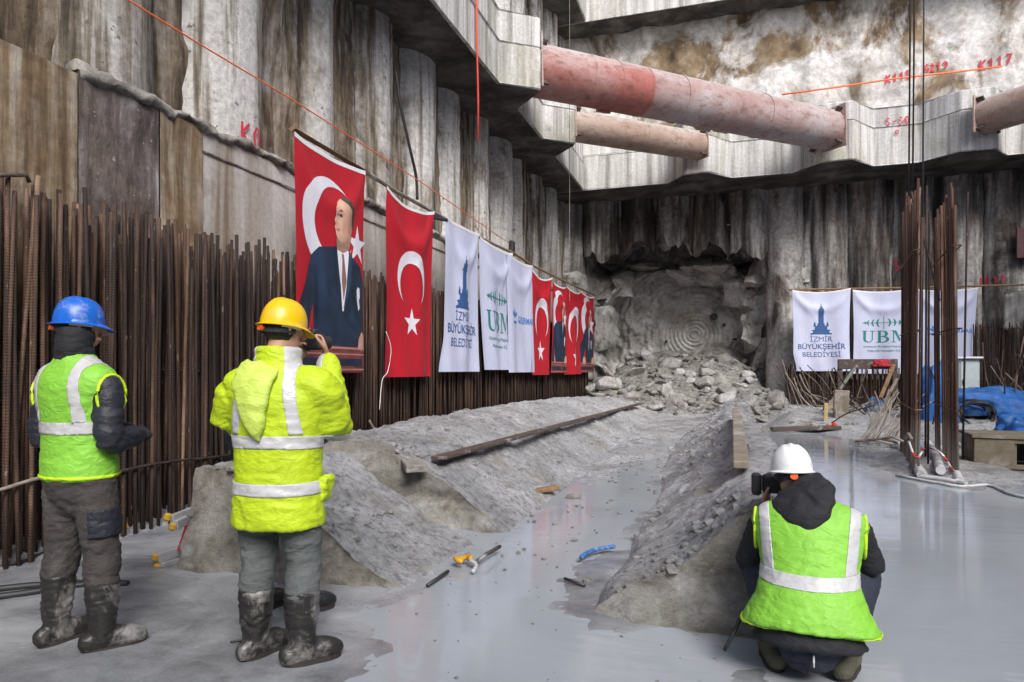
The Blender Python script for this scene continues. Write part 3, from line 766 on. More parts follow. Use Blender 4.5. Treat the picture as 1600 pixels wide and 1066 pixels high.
for i, (x, y) in enumerate(spots):
    o = bars[i] if i < 7 else copyo(bars[rr.randrange(7)])
    o.location = (x, y, -.02+rr.uniform(-.05, .03)); o.rotation_euler = (rr.gauss(0, .007), rr.gauss(0, .007), rr.uniform(0, 6.28))
    if rr.random() < .14: o.location.z -= rr.uniform(.1, .4)
    if rr.random() < .07: o.rotation_euler = (rr.gauss(0, .03), rr.gauss(0, .02), rr.uniform(0, 6.28))
bm = bmesh.new(); y = ymax
while y < 24.6:
    for r_ in rows+(-4.9,):
        x = r_+rr.uniform(-.03, .03); yy = y+rr.uniform(-.04, .04); h = rr.choice([2.7, 2.78, 2.84, 2.9])+rr.uniform(-.05, .05)
        lx, ly = rr.gauss(0, .02), rr.gauss(0, .02)
        tube(bm, [(x, yy, -.02), (x+lx, yy+ly, h)], .0165, 5, cap=True)
    y += .085
tag(mk('rebar_row', bm, M['rebar'], loc=(-5.1, 17, 0), smooth=True), 'farther part of the dense rusty rebar row along the left wall, under the flags', 'rebar', 'rebars standing along the left wall', 'stuff')
# horizontal tie bars through the row
for z, x, y0, y1, dz, lab in ((.62, -4.93, 2.6, 4.3, .03, 'grey horizontal bar tied across the rebars beside the man in the blue helmet'),
                              (.58, -4.93, 4.4, 7.4, .02, 'rusty horizontal tie bar low across the rebar row behind the concrete block'),
                              (1.45, -5.3, 2.6, 11, .03, 'rusty horizontal tie bar at mid height inside the left rebar row')):
    bm = bmesh.new(); tube(bm, [(x, lerp(y0, y1, k/8), z+dz*math.sin(k*1.3)) for k in range(9)], .014, 7)
    tag(mk('tie_bar', bm, M['rebar_grey'] if z > .6 and z < 1 else M['rebar'], loc=(x, y0, z), smooth=True), lab, 'rebar')
# bent bar capping the nearest group of bars
a = onX(-30, 278, -4.93); b_ = onX(42, 274, -4.93)
bm = bmesh.new(); tube(bm, [a, a.lerp(b_, .5)+Vector((0, 0, .012)), b_, b_+Vector((0, .02, -.05))], .016, 8)
tag(mk('bent_bar', bm, M['rebar_grey'], loc=a, smooth=True), 'pale bent bar lying across the tops of the nearest rebars at the left edge', 'rebar')
# low kerb and mud at the foot of the bars
bm = bmesh.new()
grid(bm, 40, 8, lambda u, v: Vector((lerp(-5.5, -4.8, v), lerp(1.5, 5.8, u), -.03+.13*sstep(1, .35, v)+.02*fbm((u*30, v*3, 0), 4))))
tag(mk('mud_kerb', bm, M['mud'], loc=(-5.2, 4, 0), smooth=True), kind='structure')
# light bars leaning out of the row by the bank
for (px, py), (qx, qy), X in (((577, 657), (590, 680), -4.7), ((676, 650), (697, 670), -4.7)):
    a = onX(px, py, X); b_ = onX(qx, qy, X)
    bm = bmesh.new(); tube(bm, [a, b_], .016, 6)
    tag(mk('loose_bar', bm, M['rebar_grey'], loc=b_, smooth=True), 'pale loose bar %s' % ('leaning on the rebars beside the yellow jacket' if px < 600 else 'leaning on the rebars under the large red flag'), 'rebar')

# ------------------------------------------------------------------ banners
def fabric(name, col, rough=.7, sheen=.0, var=.06):
    m, nt_, b = newmat(name); N = NT(nt_); p = N.pos()
    f = N.noise(p, 2.5, 5, .6)
    N.l(N.mix(1.0, col, N.ramp(f, [(.3, (1-var,)*3), (.7, (1+var*.6,)*3)]), 'MULTIPLY'), b.inputs['Base Color'])
    b.inputs['Roughness'].default_value = rough
    N.l(N.bump(N.noise(N.scl(p, (5, 5, 1.6)), 1.6, 4, .55, .6), .35, .03), b.inputs['Normal'])
    return m
M['cloth_red'] = fabric('red_flag_cloth', (.43, .006, .018), .6)
M['cloth_white'] = fabric('white_flag_cloth', (.50, .53, .69), .65)
M['print_white'] = fabric('white_print', (.70, .69, .76), .65)
M['hem'] = fabric('white_hem', (.72, .70, .72), .7)
M['ink_blue'] = fabric('dark_blue_print', (.025, .085, .24), .7)
M['ink_teal'] = fabric('green_print', (.01, .20, .17), .7)
M['ink_lblue'] = fabric('light_blue_print', (.02, .20, .52), .7)
M['pr_navy'] = fabric('navy_print', (.010, .020, .045), .6, var=.35)
M['pr_navy2'] = fabric('lighter_navy_print', (.020, .050, .10), .6, var=.35)
M['pr_skin'] = fabric('skin_print', (.60, .36, .27), .6, var=.25)
M['pr_skin2'] = fabric('shaded_skin_print', (.37, .185, .135), .6, var=.25)
M['pr_light'] = fabric('lit_skin_print', (.72, .50, .41), .6, var=.2)
M['pr_hair'] = fabric('dark_hair_print', (.035, .022, .018), .6, var=.3)
M['pr_tie'] = fabric('brown_tie_print', (.22, .115, .095), .6, var=.3)
M['pr_desk'] = fabric('reddish_desk_print', (.20, .05, .045), .6, var=.35)
M['pr_desk2'] = fabric('pale_desk_edge_print', (.40, .17, .15), .6, var=.3)

class Cloth:
    def __init__(s, o, t, n, W, H, seed, sag=.1, amp=.03, skew=0.0, tail=0.0):
        s.o, s.t, s.n, s.W, s.H, s.seed, s.sag, s.amp, s.skew, s.tail = Vector(o), Vector(t), Vector(n), W, H, seed, sag, amp, skew, tail
    def P(s, u, v, off=0):
        """u across 0..W, v down 0..H (metres)"""
        a = u/s.W; b = v/s.H; sd = s.seed
        drop = s.sag*4*a*(1-a)*math.exp(-b*3.2)
        z = -(v+drop*(1-b))
        d = s.amp*(.35+.9*b)*(math.sin(a*6.3*1.3+sd+b*1.2)+.55*math.sin(a*15+sd*2.3-b*2)+.5*noise.noise(Vector((a*3, b*2.2, sd))))
        d += s.amp*1.6*math.exp(-((b-.06-.35*a*(1-a)*2)/.06)**2)*(4*a*(1-a))               # swag roll under the rope
        d += s.amp*.6*math.exp(-(abs(a-.5)*2-1+b*2.2)**2/.02)*sstep(.45, .2, b)                        # pull folds from the corners
        du = -.02*s.W*math.sin(b*3.0)*(2*a-1)+s.skew*b*b+s.tail*sstep(.75, 1, b)*(1-a)
        return s.o+s.t*(u+du)+Vector((0, 0, z))+s.n*(d+off)
    def cloth(s, name, mat, parent=None, loc=None):
        bm = bmesh.new(); nu = max(16, int(s.W/.045)); nv = int(s.H/.05)
        grid(bm, nu, nv, lambda a, b: s.P(a*s.W, b*s.H))
        return mk(name, bm, mat, parent, loc, smooth=True)
    def put(s, bm, off, name, mat, parent, step=.07):
        """bm in banner coordinates (x across, y up from the bottom)"""
        cutgrid(bm, step)
        for v in bm.verts: v.co = s.P(v.co.x, s.H-v.co.y, off)
        return mk(name, bm, mat, parent, smooth=True)
def place(bm, x, y, s=1, sx=None, rot=0):
    M_ = Matrix.Translation((x, y, 0)) @ Matrix.Rotation(rot, 4, 'Z') @ Matrix.Diagonal((sx or s, s, 1, 1))
    bmesh.ops.transform(bm, matrix=M_, verts=bm.verts); return bm
def crescent(cx, cy, R0, R1, dx, dy=0, n=40, rot=0):
    """outer circle minus an inner circle shifted by (dx, dy)"""
    d = math.hypot(dx, dy); base = math.atan2(dy, dx)
    ca = (R0*R0+d*d-R1*R1)/(2*R0*d); a0 = math.acos(max(-1, min(1, ca)))
    ib = math.acos(max(-1, min(1, (R0*math.cos(a0)-d)/R1)))
    out = []
    for k in range(n+1):
        a = base+a0+(2*math.pi-2*a0)*k/n; out.append((cx+R0*math.cos(a), cy+R0*math.sin(a)))
    for k in range(n+1):
        a = base-ib-(2*math.pi-2*ib)*k/n; out.append((cx+dx+R1*math.cos(a), cy+dy+R1*math.sin(a)))
    bm = bmesh.new(); V = [bm.verts.new((x, y, 0)) for x, y in out]
    m = n+1
    for k in range(n):
        a, b_, c, d_ = V[k], V[k+1], V[2*m-2-k], V[2*m-1-k]
        try: bm.faces.new((a, b_, c, d_))
        except ValueError: pass
    bmesh.ops.remove_doubles(bm, verts=bm.verts, dist=1e-5)
    return bm
def star(cx, cy, r, rot):
    pts = []
    for k in range(10):
        a = rot+k*math.pi/5; q = r if k % 2 == 0 else r*.382
        pts.append((cx+q*math.cos(a), cy+q*math.sin(a)))
    return poly_bm(pts)
UPX = Vector((0, 0, 1))
def flag_banner(c, name, label, group, base):
    t = empty(name, c.P(c.W/2, 0), label, 'banner', group)
    c.cloth('cloth', base, t)
    bm = bmesh.new(); grid(bm, 24, 1, lambda a, b: c.P(a*c.W, b*.055-.02, .004)); mk('hem', bm, M['hem'], t, smooth=True)
    return t
def red_flag(c, label):
    t = flag_banner(c, 'flag', label, 'banners hung along the left wall', M['cloth_red'])
    R0 = c.W*.27; cx, cy = c.W*.5, c.H*.56
    cm = crescent(cx, cy, R0, R0*.80, 0, -R0*.25); c.put(cm, .006, 'crescent', M['print_white'], t)
    c.put(star(cx, cy-R0*1.55, R0*.52, math.pi/2), .006, 'star', M['print_white'], t)
    return t
def city_banner(c, label, group='banners hung along the left wall', low=.50):
    t = flag_banner(c, 'banner', label, group, M['cloth_white'])
    W, H = c.W, c.H; m = W*.5; y0 = H*low-.02; s = W/1.7
    tower = bmesh.new()
    for x0, x1, a, b_ in ((-.34, .34, 0, .045), (-.26, .26, .045, .11), (-.29, .29, .11, .15), (-.20, .20, .15, .25), (-.23, .23, .25, .28), (-.12, .12, .28, .36), (-.085, .085, .36, .72), (-.11, .11, .72, .75), (-.085, .085, .75, .85), (-.045, .045, .85, .92), (-.012, .012, .92, 1.02)):
        add_bm(tower, poly_bm([(m+x0*s, y0+a*s), (m+x1*s, y0+a*s), (m+x1*.93*s, y0+b_*s), (m+x0*.93*s, y0+b_*s)]))
    for sx in (-1, 1):
        add_bm(tower, poly_bm([(m+sx*.16*s, y0+.25*s), (m+sx*.24*s, y0+.28*s), (m+sx*.20*s, y0+.42*s), (m+sx*.17*s, y0+.36*s)]))
    c.put(tower, .007, 'clock_tower_emblem', M['ink_blue'], t)
    for txt, y, sz, bo in (('İZMİR', y0-.23*s, .24*s, -.004), ('BÜYÜKŞEHİR', y0-.47*s, .235*s, .010), ('BELEDİYESİ', y0-.72*s, .225*s, -.004)):
        c.put(place(text_bm(txt, 1, bo), m, y, sz), .007, 'lettering', M['ink_blue'], t, .09)
    return t
def ubm_banner(c, label, group='banners hung along the left wall', cy=.52):
    t = flag_banner(c, 'banner', label, group, M['cloth_white'])
    W, H = c.W, c.H; m = W*.5; s = W/1.7; y = H*cy
    em = bmesh.new()
    for sx in (-1, 1):
        for k, (x, h) in enumerate(((.10, .13), (.24, .115), (.38, .085))):
            pts = []
            for q in range(9): a = -1.25+2.5*q/8; pts.append((m+sx*(x+.10*math.cos(a))*s, y+h*math.sin(a)*s))
            for q in range(9): a = 1.25-2.5*q/8; pts.append((m+sx*(x+.045*math.cos(a))*s, y+h*.92*math.sin(a)*s))
            add_bm(em, poly_bm(pts))
        add_bm(em, poly_bm([(m+sx*.50*s, y+.045*s), (m+sx*.60*s, y), (m+sx*.50*s, y-.045*s)]))
    add_bm(em, poly_bm([(m-.5*s, y-.008*s), (m+.5*s, y-.008*s), (m+.5*s, y+.008*s), (m-.5*s, y+.008*s)]))
    add_bm(em, poly_bm([(m-.008*s, y-.2*s), (m+.008*s, y-.2*s), (m+.008*s, y+.2*s), (m-.008*s, y+.2*s)]))
    c.put(em, .007, 'leaf_globe_emblem', M['ink_teal'], t)
    tx = bmesh.new()
    def L(pts, ox): add_bm(tx, poly_bm([(m+(ox+px_*.52)*s, y+(-.60+py_*.36)*s) for px_, py_ in pts]))
    def Q(x0, x1, y0, y1, ox): L([(x0, y0), (x1, y0), (x1, y1), (x0, y1)], ox)
    o_ = -.62                                                          # U
    Q(0, .30, .94, 1, o_); Q(.46, .72, .94, 1, o_); Q(.08, .22, .3, .94, o_); Q(.56, .62, .3, .94, o_)
    arc_ = [(.35+.27*math.cos(a), .3+.3*math.sin(a)) for a in [math.pi+k*math.pi/12 for k in range(13)]]; ari = [(.39+.17*math.cos(a), .3+.23*math.sin(a)) for a in [2*math.pi-k*math.pi/12 for k in range(13)]]
    L(arc_+ari, o_)
    o_ = -.20                                                          # B
    Q(0, .10, 0, .05, o_); Q(0, .10, .95, 1, o_); Q(.10, .24, 0, 1, o_)
    for y0, y1, xr in ((0, .52, .66), (.48, 1, .60)):
        h_ = (y1-y0)/2; cy_ = (y0+y1)/2
        ou = [(.24, y1)]+[(.36+(xr-.36)*math.sin(a), cy_+h_*math.cos(a)) for a in [k*math.pi/12 for k in range(13)]]+[(.24, y0)]
        inn = [(.24, y1-.055)]+[(.34+(xr-.15-.34)*math.sin(a), cy_+(h_-.055)*math.cos(a)) for a in [k*math.pi/12 for k in range(13)]]+[(.24, y0+.055)]
        for k in range(len(ou)-1): L([ou[k], ou[k+1], inn[k+1], inn[k]], o_)
    o_ = .19                                                           # M
    Q(0, .26, 0, .05, o_); Q(.62, .94, 0, .05, o_); Q(.11, .17, .05, .95, o_); Q(.71, .85, .05, .95, o_); Q(0, .17, .95, 1, o_); Q(.71, .94, .95, 1, o_)
    L([(.12, 1), (.28, 1), (.52, .22), (.46, .06)], o_); L([(.46, .06), (.52, .22), (.72, 1), (.78, 1)], o_)
    c.put(tx, .007, 'lettering', M['ink_teal'], t)
    c.put(place(text_bm('Uluslararası Birleşmiş Müşavirler', 1), m, y-.75*s, .086*s), .007, 'lettering', M['ink_teal'], t, .12)
    c.put(place(text_bm('Müşavirlik Hizmetleri A.Ş.', 1), m, y-.88*s, .086*s), .007, 'lettering', M['ink_teal'], t, .12)
    return t
def guler_banner(c, label, group='banners hung along the left wall', cy=.44):
    t = flag_banner(c, 'banner', label, group, M['cloth_white'])
    W, H = c.W, c.H; s = W/1.7; y = H*cy; x0 = W*.27
    em = bmesh.new()
    for sx in (-1, 1):
        add_bm(em, poly_bm([(x0, y-.02*s), (x0+sx*.06*s, y+.03*s), (x0+sx*.19*s, y+.05*s), (x0+sx*.17*s, y+.12*s), (x0+sx*.05*s, y+.08*s), (x0, y+.05*s)]))
        add_bm(em, poly_bm([(x0, y-.12*s), (x0+sx*.15*s, y-.10*s), (x0+sx*.13*s, y-.06*s), (x0, y-.075*s)]))
    add_bm(em, poly_bm([(x0-.03*s, y+.10*s), (x0, y+.06*s), (x0+.03*s, y+.10*s), (x0, y+.19*s)]))
    c.put(em, .007, 'leaf_emblem', M['ink_lblue'], t)
    c.put(place(text_bm('GÜLERMAK', 1, .008, cx=False), x0+.25*s, y-.085*s, .185*s), .007, 'lettering', M['ink_lblue'], t)
    return t
def print_mat():
    m, nt_, b = newmat('photographic_print'); N = NT(nt_); at_ = N.n('ShaderNodeAttribute', attribute_name='Print')
    N.l(at_.outputs['Color'], b.inputs['Base Color']); b.inputs['Roughness'].default_value = .55; return m
M['print'] = print_mat()
def soft(px, py, x, y, sx, sy): return math.exp(-((px-x)/sx)**2-((py-y)/sy)**2)
def face_tone(x, y):
    s = 1.08-.50*sstep(.62, .78, x)-.25*sstep(.64, .59, y)
    s -= .42*soft(x, y, .595, .712, .045, .010)+.30*soft(x, y, .555, .708, .018, .010)       # eye sockets under the brows
    s -= .30*soft(x, y, .565, .668, .022, .008)+.25*soft(x, y, .578, .645, .035, .005)       # under the nose, mouth
    s += .22*soft(x, y, .60, .755, .05, .02)+.18*soft(x, y, .60, .685, .03, .018)+.15*soft(x, y, .545, .69, .012, .02)
    s -= .22*soft(x, y, .655, .66, .02, .03)
    s += .06*noise.noise(Vector((x*60, y*200, 1)))
    return (.62*s, .37*s**1.15, .27*s**1.25)
def suit_tone(x, y):
    f = .5+.5*noise.noise(Vector((x*9+2*noise.noise(Vector((x*4, y*9, 2))), y*11, 3)))
    f = .45+.9*f**2+.5*soft(x, y, .22, .50, .12, .05)+.4*soft(x, y, .36, .42, .06, .14)-.35*soft(x, y, .30, .33, .025, .15)-.3*soft(x, y, .80, .40, .05, .12)
    f = max(.15, f); return (.016*f, .034*f, .072*f)
def desk_tone(x, y):
    f = .7+.5*noise.noise(Vector((x*5, y*160, 7)))+.3*noise.noise(Vector((x*14, y*20, 2))); return (.21*f, .05*f, .045*f)
def skin_tone(x, y):
    f = 1+.35*noise.noise(Vector((x*22, y*60, 5))); return (.55*f, .31*f, .23*f)
def hair_tone(x, y):
    f = 1+.7*noise.noise(Vector((x*90, y*160, 5)))+1.2*soft(x, y, .67, .79, .05, .012); return (.05*f, .038*f, .032*f)
def portrait(c, label):
    """a generic man in a dark suit behind a desk, printed on a red flag"""
    t = flag_banner(c, 'portrait_banner', label, 'banners hung along the left wall', M['cloth_red'])
    W, H = c.W, c.H
    def S(*pts): return [(x*W, (y if y < .2 else .2+(y-.2)*1.06)*H) for x, y in pts]
    def put(bm, off, mat, name):
        if callable(mat):
            cutgrid(bm, .022); U = [(v.co.x/W, v.co.y/H) for v in bm.verts]
            for v in bm.verts: v.co = c.P(v.co.x, H-v.co.y, off)
            o = mk(name, bm, M['print'], t, smooth=True); ca = o.data.color_attributes.new('Print', 'FLOAT_COLOR', 'POINT')
            for k, (x, y) in enumerate(U):
                y0 = y if y < .2 else .2+(y-.2)/1.06
                ca.data[k].color = (*mat(x, y0), 1)
            return
        c.put(bm, off, name, mat, t, .08)
    put(crescent(.45*W, .685*H, .36*W, .285*W, .10*W, .02*W), .004, M['print_white'], 'crescent')
    put(star(.87*W, .62*H, .17*W, .3), .004, M['print_white'], 'star')
    # jacket with arms leaning on the desk
    put(poly_bm(S((.02, .13), (.04, .30), (.13, .38), (.22, .50), (.33, .545), (.50, .56), (.60, .575), (.72, .565), (.80, .53), (.93, .50), (.985, .44), (.985, .16), (.99, .12))), .0055, suit_tone, 'jacket')
    put(poly_bm(S((.33, .13), (.30, .30), (.34, .45), (.42, .545), (.52, .55), (.60, .42), (.63, .30), (.60, .13))), .007, suit_tone, 'jacket_front')
    put(poly_bm(S((.19, .13), (.205, .23), (.255, .30), (.265, .18), (.25, .13))), .007, M['cloth_red'], 'background_gap')
    put(poly_bm(S((.555, .555), (.60, .58), (.72, .57), (.735, .545), (.70, .40), (.655, .285), (.635, .285), (.62, .40))), .0085, M['print_white'], 'shirt')
    put(poly_bm(S((.635, .54), (.665, .54), (.675, .51), (.70, .42), (.655, .33), (.635, .42), (.645, .51))), .010, M['pr_tie'], 'tie')
    put(poly_bm(S((.53, .555), (.57, .565), (.61, .42), (.635, .285), (.60, .29), (.55, .42))), .010, M['pr_navy'], 'lapel')
    put(poly_bm(S((.735, .56), (.78, .54), (.76, .42), (.66, .285), (.655, .30), (.71, .42))), .010, M['pr_navy2'], 'lapel')
    put(poly_bm(S((.845, .39), (.865, .405), (.90, .40), (.905, .36), (.885, .345), (.90, .31), (.87, .295), (.85, .34))), .010, M['print_white'], 'pocket_handkerchief')
    # neck, head turned and tilted up
    put(poly_bm(S((.56, .60), (.57, .555), (.66, .545), (.735, .565), (.77, .63), (.70, .66))), .0095, (lambda x, y: tuple(q*.55 for q in skin_tone(x, y))), 'neck')
    put(poly_bm(S((.535, .70), (.53, .735), (.555, .765), (.60, .785), (.66, .792), (.725, .775), (.77, .735), (.785, .69), (.77, .645), (.73, .61), (.66, .592), (.60, .595), (.563, .612), (.548, .64), (.535, .652), (.545, .668), (.520, .682))), .011, face_tone, 'head')
    put(poly_bm(S((.60, .785), (.66, .803), (.74, .787), (.79, .74), (.80, .69), (.775, .655), (.76, .70), (.745, .745), (.70, .768))), .0125, hair_tone, 'hair')
    put(poly_bm(S((.715, .655), (.745, .69), (.77, .685), (.765, .645), (.735, .628))), .0125, M['pr_skin2'], 'ear')
    for q in (((.558, .722), (.60, .735), (.635, .727), (.60, .727)), ((.545, .705), (.555, .712), (.57, .705)), ((.575, .708), (.61, .716), (.63, .706), (.60, .702))):
        put(poly_bm(S(*q)), .0125, M['pr_hair'], 'brow')
    put(poly_bm(S((.552, .642), (.59, .650), (.61, .642), (.585, .636))), .0125, M['pr_skin2'], 'mouth')
    # desk and hands
    put(poly_bm(S((.0, .005), (.0, .125), (.99, .125), (.99, .005))), .0085, desk_tone, 'desk')
    for y0, y1 in ((.112, .122), (.085, .092), (.012, .02)): put(poly_bm(S((.0, y0), (.0, y1), (.99, y1), (.99, y0))), .010, M['pr_desk2'], 'desk_edge')
    for x0, x1 in ((.08, .46), (.58, .94)): put(poly_bm(S((x0, .032), (x0, .068), (x1, .068), (x1, .032))), .010, M['pr_navy'], 'desk_panel')
    put(poly_bm(S((.17, .10), (.155, .16), (.19, .20), (.245, .185), (.265, .14), (.25, .095), (.23, .12), (.215, .09), (.20, .115))), .0115, skin_tone, 'hand')
    put(poly_bm(S((.86, .11), (.875, .165), (.93, .20), (.985, .19), (.985, .105), (.95, .125), (.93, .10), (.90, .12))), .0115, skin_tone, 'hand')
    return t

BX = -4.70
def wallcloth(pl, pr, pt, pb, seed, **k):
    a = onX(pl, 400, BX); b_ = onX(pr, 400, BX); ctr = onX((pl+pr)/2, pt, BX); bot = onX((pl+pr)/2, pb, BX)
    return Cloth((BX, a.y, ctr.z), (0, 1, 0), (1, 0, 0), b_.y-a.y, ctr.z-bot.z, seed, **k)
portrait(wallcloth(457, 570, 239, 583, 1.0, sag=.05, amp=.022), 'large red portrait banner of a man in a dark suit, nearest on the left wall')
red_flag(wallcloth(602, 677, 312, 589, 2.2, sag=.13, amp=.035), 'large red flag with white crescent and star between the portrait banner and white banners')
city_banner(wallcloth(695, 748, 352, 581, 3.1, sag=.04, amp=.03, tail=-.15), 'white banner with a dark blue clock tower emblem on the left wall', low=.44)
ubm_banner(wallcloth(750, 799, 384, 578, 4.7, sag=.06, amp=.035, skew=.25), 'white banner with green lettering on the left wall, middle of the three white ones', cy=.58)
guler_banner(wallcloth(791, 831, 406, 582, 5.9, sag=.05, amp=.03, skew=.15), 'narrow looking white banner with light blue lettering on the left wall beside a red flag', cy=.48)
red_flag(wallcloth(828, 861, 426, 586, 7.3, sag=.16, amp=.04), 'red flag with crescent on the left wall right beside the white banners')
portrait(wallcloth(862, 886, 442, 583, 8.8, sag=.12, amp=.035), 'smaller looking portrait banner of a suited man between two red flags on the left wall')
red_flag(wallcloth(883, 909, 449, 585, 9.4, sag=.16, amp=.04), 'red flag with crescent between the two farthest portrait banners on the left wall')
portrait(wallcloth(907, 927, 459, 582, 10.4, sag=.1, amp=.035), 'farthest portrait banner on the left wall, nearest to the tunnel')
# timber rail and ropes that carry them
a = onX(456, 201, BX-.05); b_ = onX(574, 270, BX-.05)
bm = bmesh.new(); tube(bm, [a, b_], [(.05, .035), (.045, .032)], 4); tag(mk('timber_rail', bm, M['timber'], loc=a), 'thick brown timber rail above the nearest portrait banner', 'rail')
pts = [onX(570, 268, BX-.04), onX(620, 300, BX-.04), onX(680, 333, BX-.04), onX(745, 369, BX-.04), onX(800, 395, BX-.04)]
bm = bmesh.new(); tube(bm, pts, .03, 6); tag(mk('timber_rail', bm, M['oldtimber'], loc=pts[0]), 'thin weathered rail along the left wall above the red flag and white banners', 'rail')
pts = [onX(797, 392, BX-.04), onX(830, 414, BX-.04), onX(870, 434, BX-.04), onX(930, 462, BX-.04)]
bm = bmesh.new(); tube(bm, pts, .03, 6); tag(mk('timber_rail', bm, M['timber'], loc=pts[0]), 'thin brown rail above the farthest flags on the left wall', 'rail')
bm = bmesh.new(); tube(bm, [onX(672, 339, BX-.1), onX(698, 344, BX+.02)], .035, 6); tag(mk('black_peg', bm, M['darkmetal'], loc=onX(672, 339, BX-.1)), 'short black peg between the large red flag and the first white banner', 'peg')
# white cords hanging from the large flag
pts = [onX(603, 518, BX+.06), onX(611, 545, BX+.08), onX(606, 580, BX+.06), onX(597, 595, BX+.05), onX(593, 640, BX+.1)]
bm = bmesh.new(); tube(bm, pts, .005, 5, sub=5); tag(mk('cord', bm, M['whitepaint'], loc=pts[0], smooth=True), 'thin white cord hanging from the lower left corner of the large red flag', 'cord')

# back wall banners
FY = 24.05
def backcloth(pl, pr, pt, pb, seed, **k):
    a = onY(pl, pt, FY); b_ = onY(pr, pt, FY); bot = onY(pl, pb, FY)
    return Cloth(a, (1, 0, 0), (0, -1, 0), b_.x-a.x, a.z-bot.z, seed, **k)
GB = 'white banners hung on the back wall'
city_banner(backcloth(1238, 1329, 454, 580, 12.1, sag=.10, amp=.04, tail=.12), 'white banner with clock tower emblem on the back wall beside the tunnel', GB, low=.46)
ubm_banner(backcloth(1332, 1431, 454, 584, 13.7, sag=.08, amp=.045), 'white banner with green lettering on the back wall behind the rusty rebar column', GB, cy=.61)
guler_banner(backcloth(1434, 1528, 453, 584, 15.2, sag=.06, amp=.055, skew=-.15), 'white banner with light blue lettering on the back wall behind the rebar columns', GB, cy=.51)
a = onY(1232, 453, FY+.05); b_ = onY(1640, 444, FY+.05)
bm = bmesh.new(); tube(bm, [a, a.lerp(b_, .5)+Vector((0, 0, -.02)), b_], .035, 6); tag(mk('timber_rail', bm, M['timber'], loc=a), 'thin brown rail along the back wall carrying three white banners', 'rail')

# ------------------------------------------------------------------ rebars in front of the back wall
rr = random.Random(21); bm = bmesh.new()
x = 1.95
while x < 13.5:
    for r_ in range(3):
        y = 24.35+r_*.16+rr.uniform(-.05, .05)-(.25 if r_ == 0 else 0); h = rr.uniform(1.35, 1.65) if x < 7.3 else rr.uniform(2.5, 3.0)
        tube(bm, [(x+rr.uniform(-.04, .04), y, 0), (x+rr.gauss(0, .05), y+rr.gauss(0, .03), h)], .016, 4)
    x += .085
tag(mk('rebar_row', bm, M['rebar'], loc=(7, 24.4, 0)), 'rusty rebar row standing along the foot of the back wall below the white banners', 'rebar', kind='stuff')
# splayed pale bars at the left end of that row
for k, (dx, hh, dy) in enumerate(((0, 1.75, 0), (.16, 1.7, -.1), (.30, 1.6, -.2), (.45, 1.55, -.15), (.62, 1.5, -.3), (.8, 1.45, -.2), (1.1, 1.4, -.35), (1.35, 1.5, -.3), (1.7, 1.35, -.4))):
    bm = bmesh.new(); x0 = 1.75+dx*.9; p = [(x0+.25+.1*math.sin(k*2), 23.4+dy, .2), (x0+.1*math.cos(k), 23.6+dy, .2+hh*.5), (x0-.35+.2*math.sin(k*1.7), 23.9+dy, hh+.1)]
    tube(bm, p, .016, 5, sub=4)
    tag(mk('bent_rebar', bm, M['rebar_grey'], loc=p[0], smooth=True), 'pale bent rebar splayed out between the tunnel and the back wall banners', 'rebar', 'splayed bars beside the tunnel')
# drooping lengths of pipe/hose
for k, pts in enumerate(([(1249, 585), (1262, 610), (1285, 628), (1310, 622)], [(1240, 590), (1252, 620), (1275, 640), (1290, 635)])):
    P_ = [onY(x, y, 23.0) for x, y in pts]; bm = bmesh.new(); tube(bm, P_, .025, 6, sub=5)
    tag(mk('hose', bm, M['oldtimber'], loc=P_[0], smooth=True), '%s pinkish hose drooping over the splayed bars at the back' % ('upper' if k == 0 else 'lower'), 'hose')

# ------------------------------------------------------------------ two rebar columns standing in the pond
def cage(label, base0, base1, ztop, n, seed, lean):
    b0, b1 = Vector(base0), Vector(base1)
    t = empty('rebar_column', b0.lerp(b1, .5)*Vector((1, 1, 0)) if False else Vector(((b0.x+b1.x)/2, (b0.y+b1.y)/2, 0)), label, 'rebar column', 'rebar columns in the pond')
    rnd = random.Random(seed)
    for k in range(n):
        p = b0.lerp(b1, k/(n-1))
        for s in (0, 1):
            q = p+Vector((s*.03-.015+rnd.uniform(-.012, .012), rnd.uniform(-.05, .05), -.02))
            h = ztop+rnd.uniform(-.35, .06)-(.25 if k in (0, n-1) and s else 0)
            bm = bmesh.new(); tube(bm, [q, q+Vector((lean[0]*.5+rnd.gauss(0, .01), lean[1]*.5, h*.5)), q+Vector((lean[0]+rnd.gauss(0, .02), lean[1]+rnd.gauss(0, .02), h))], .019, 6, sub=2)
            mk('rebar', bm, M['rebar_mud'], t, smooth=True)
    for z in (.9, 2.0, 3.1):
        bm = bmesh.new(); c0, c1 = b0.lerp(b1, -.03), b0.lerp(b1, 1.03); l = Vector(lean)*(z/ztop)
        l3 = Vector((l.x, l.y, 0))
        tube(bm, [c0+l3+Vector((-.05, 0, z)), c1+l3+Vector((-.05, 0, z+.02)), c1+l3+Vector((.06, 0, z+.02)), c0+l3+Vector((.06, 0, z)), c0+l3+Vector((-.05, 0, z))], .010, 5)
        mk('tie', bm, M['rebar_mud'], t, smooth=True)
    return t
cA = cage('rusty rebar column standing in the pond, left of the pair', onZ(1431, 742, 0), onZ(1411, 716, 0), 4.15, 11, 1, (.03, .0))
cB = cage('rusty rebar column standing in the pond, right of the pair', onZ(1496, 748, 0), onZ(1464, 718, 0), 4.0, 12, 2, (-.03, .0))
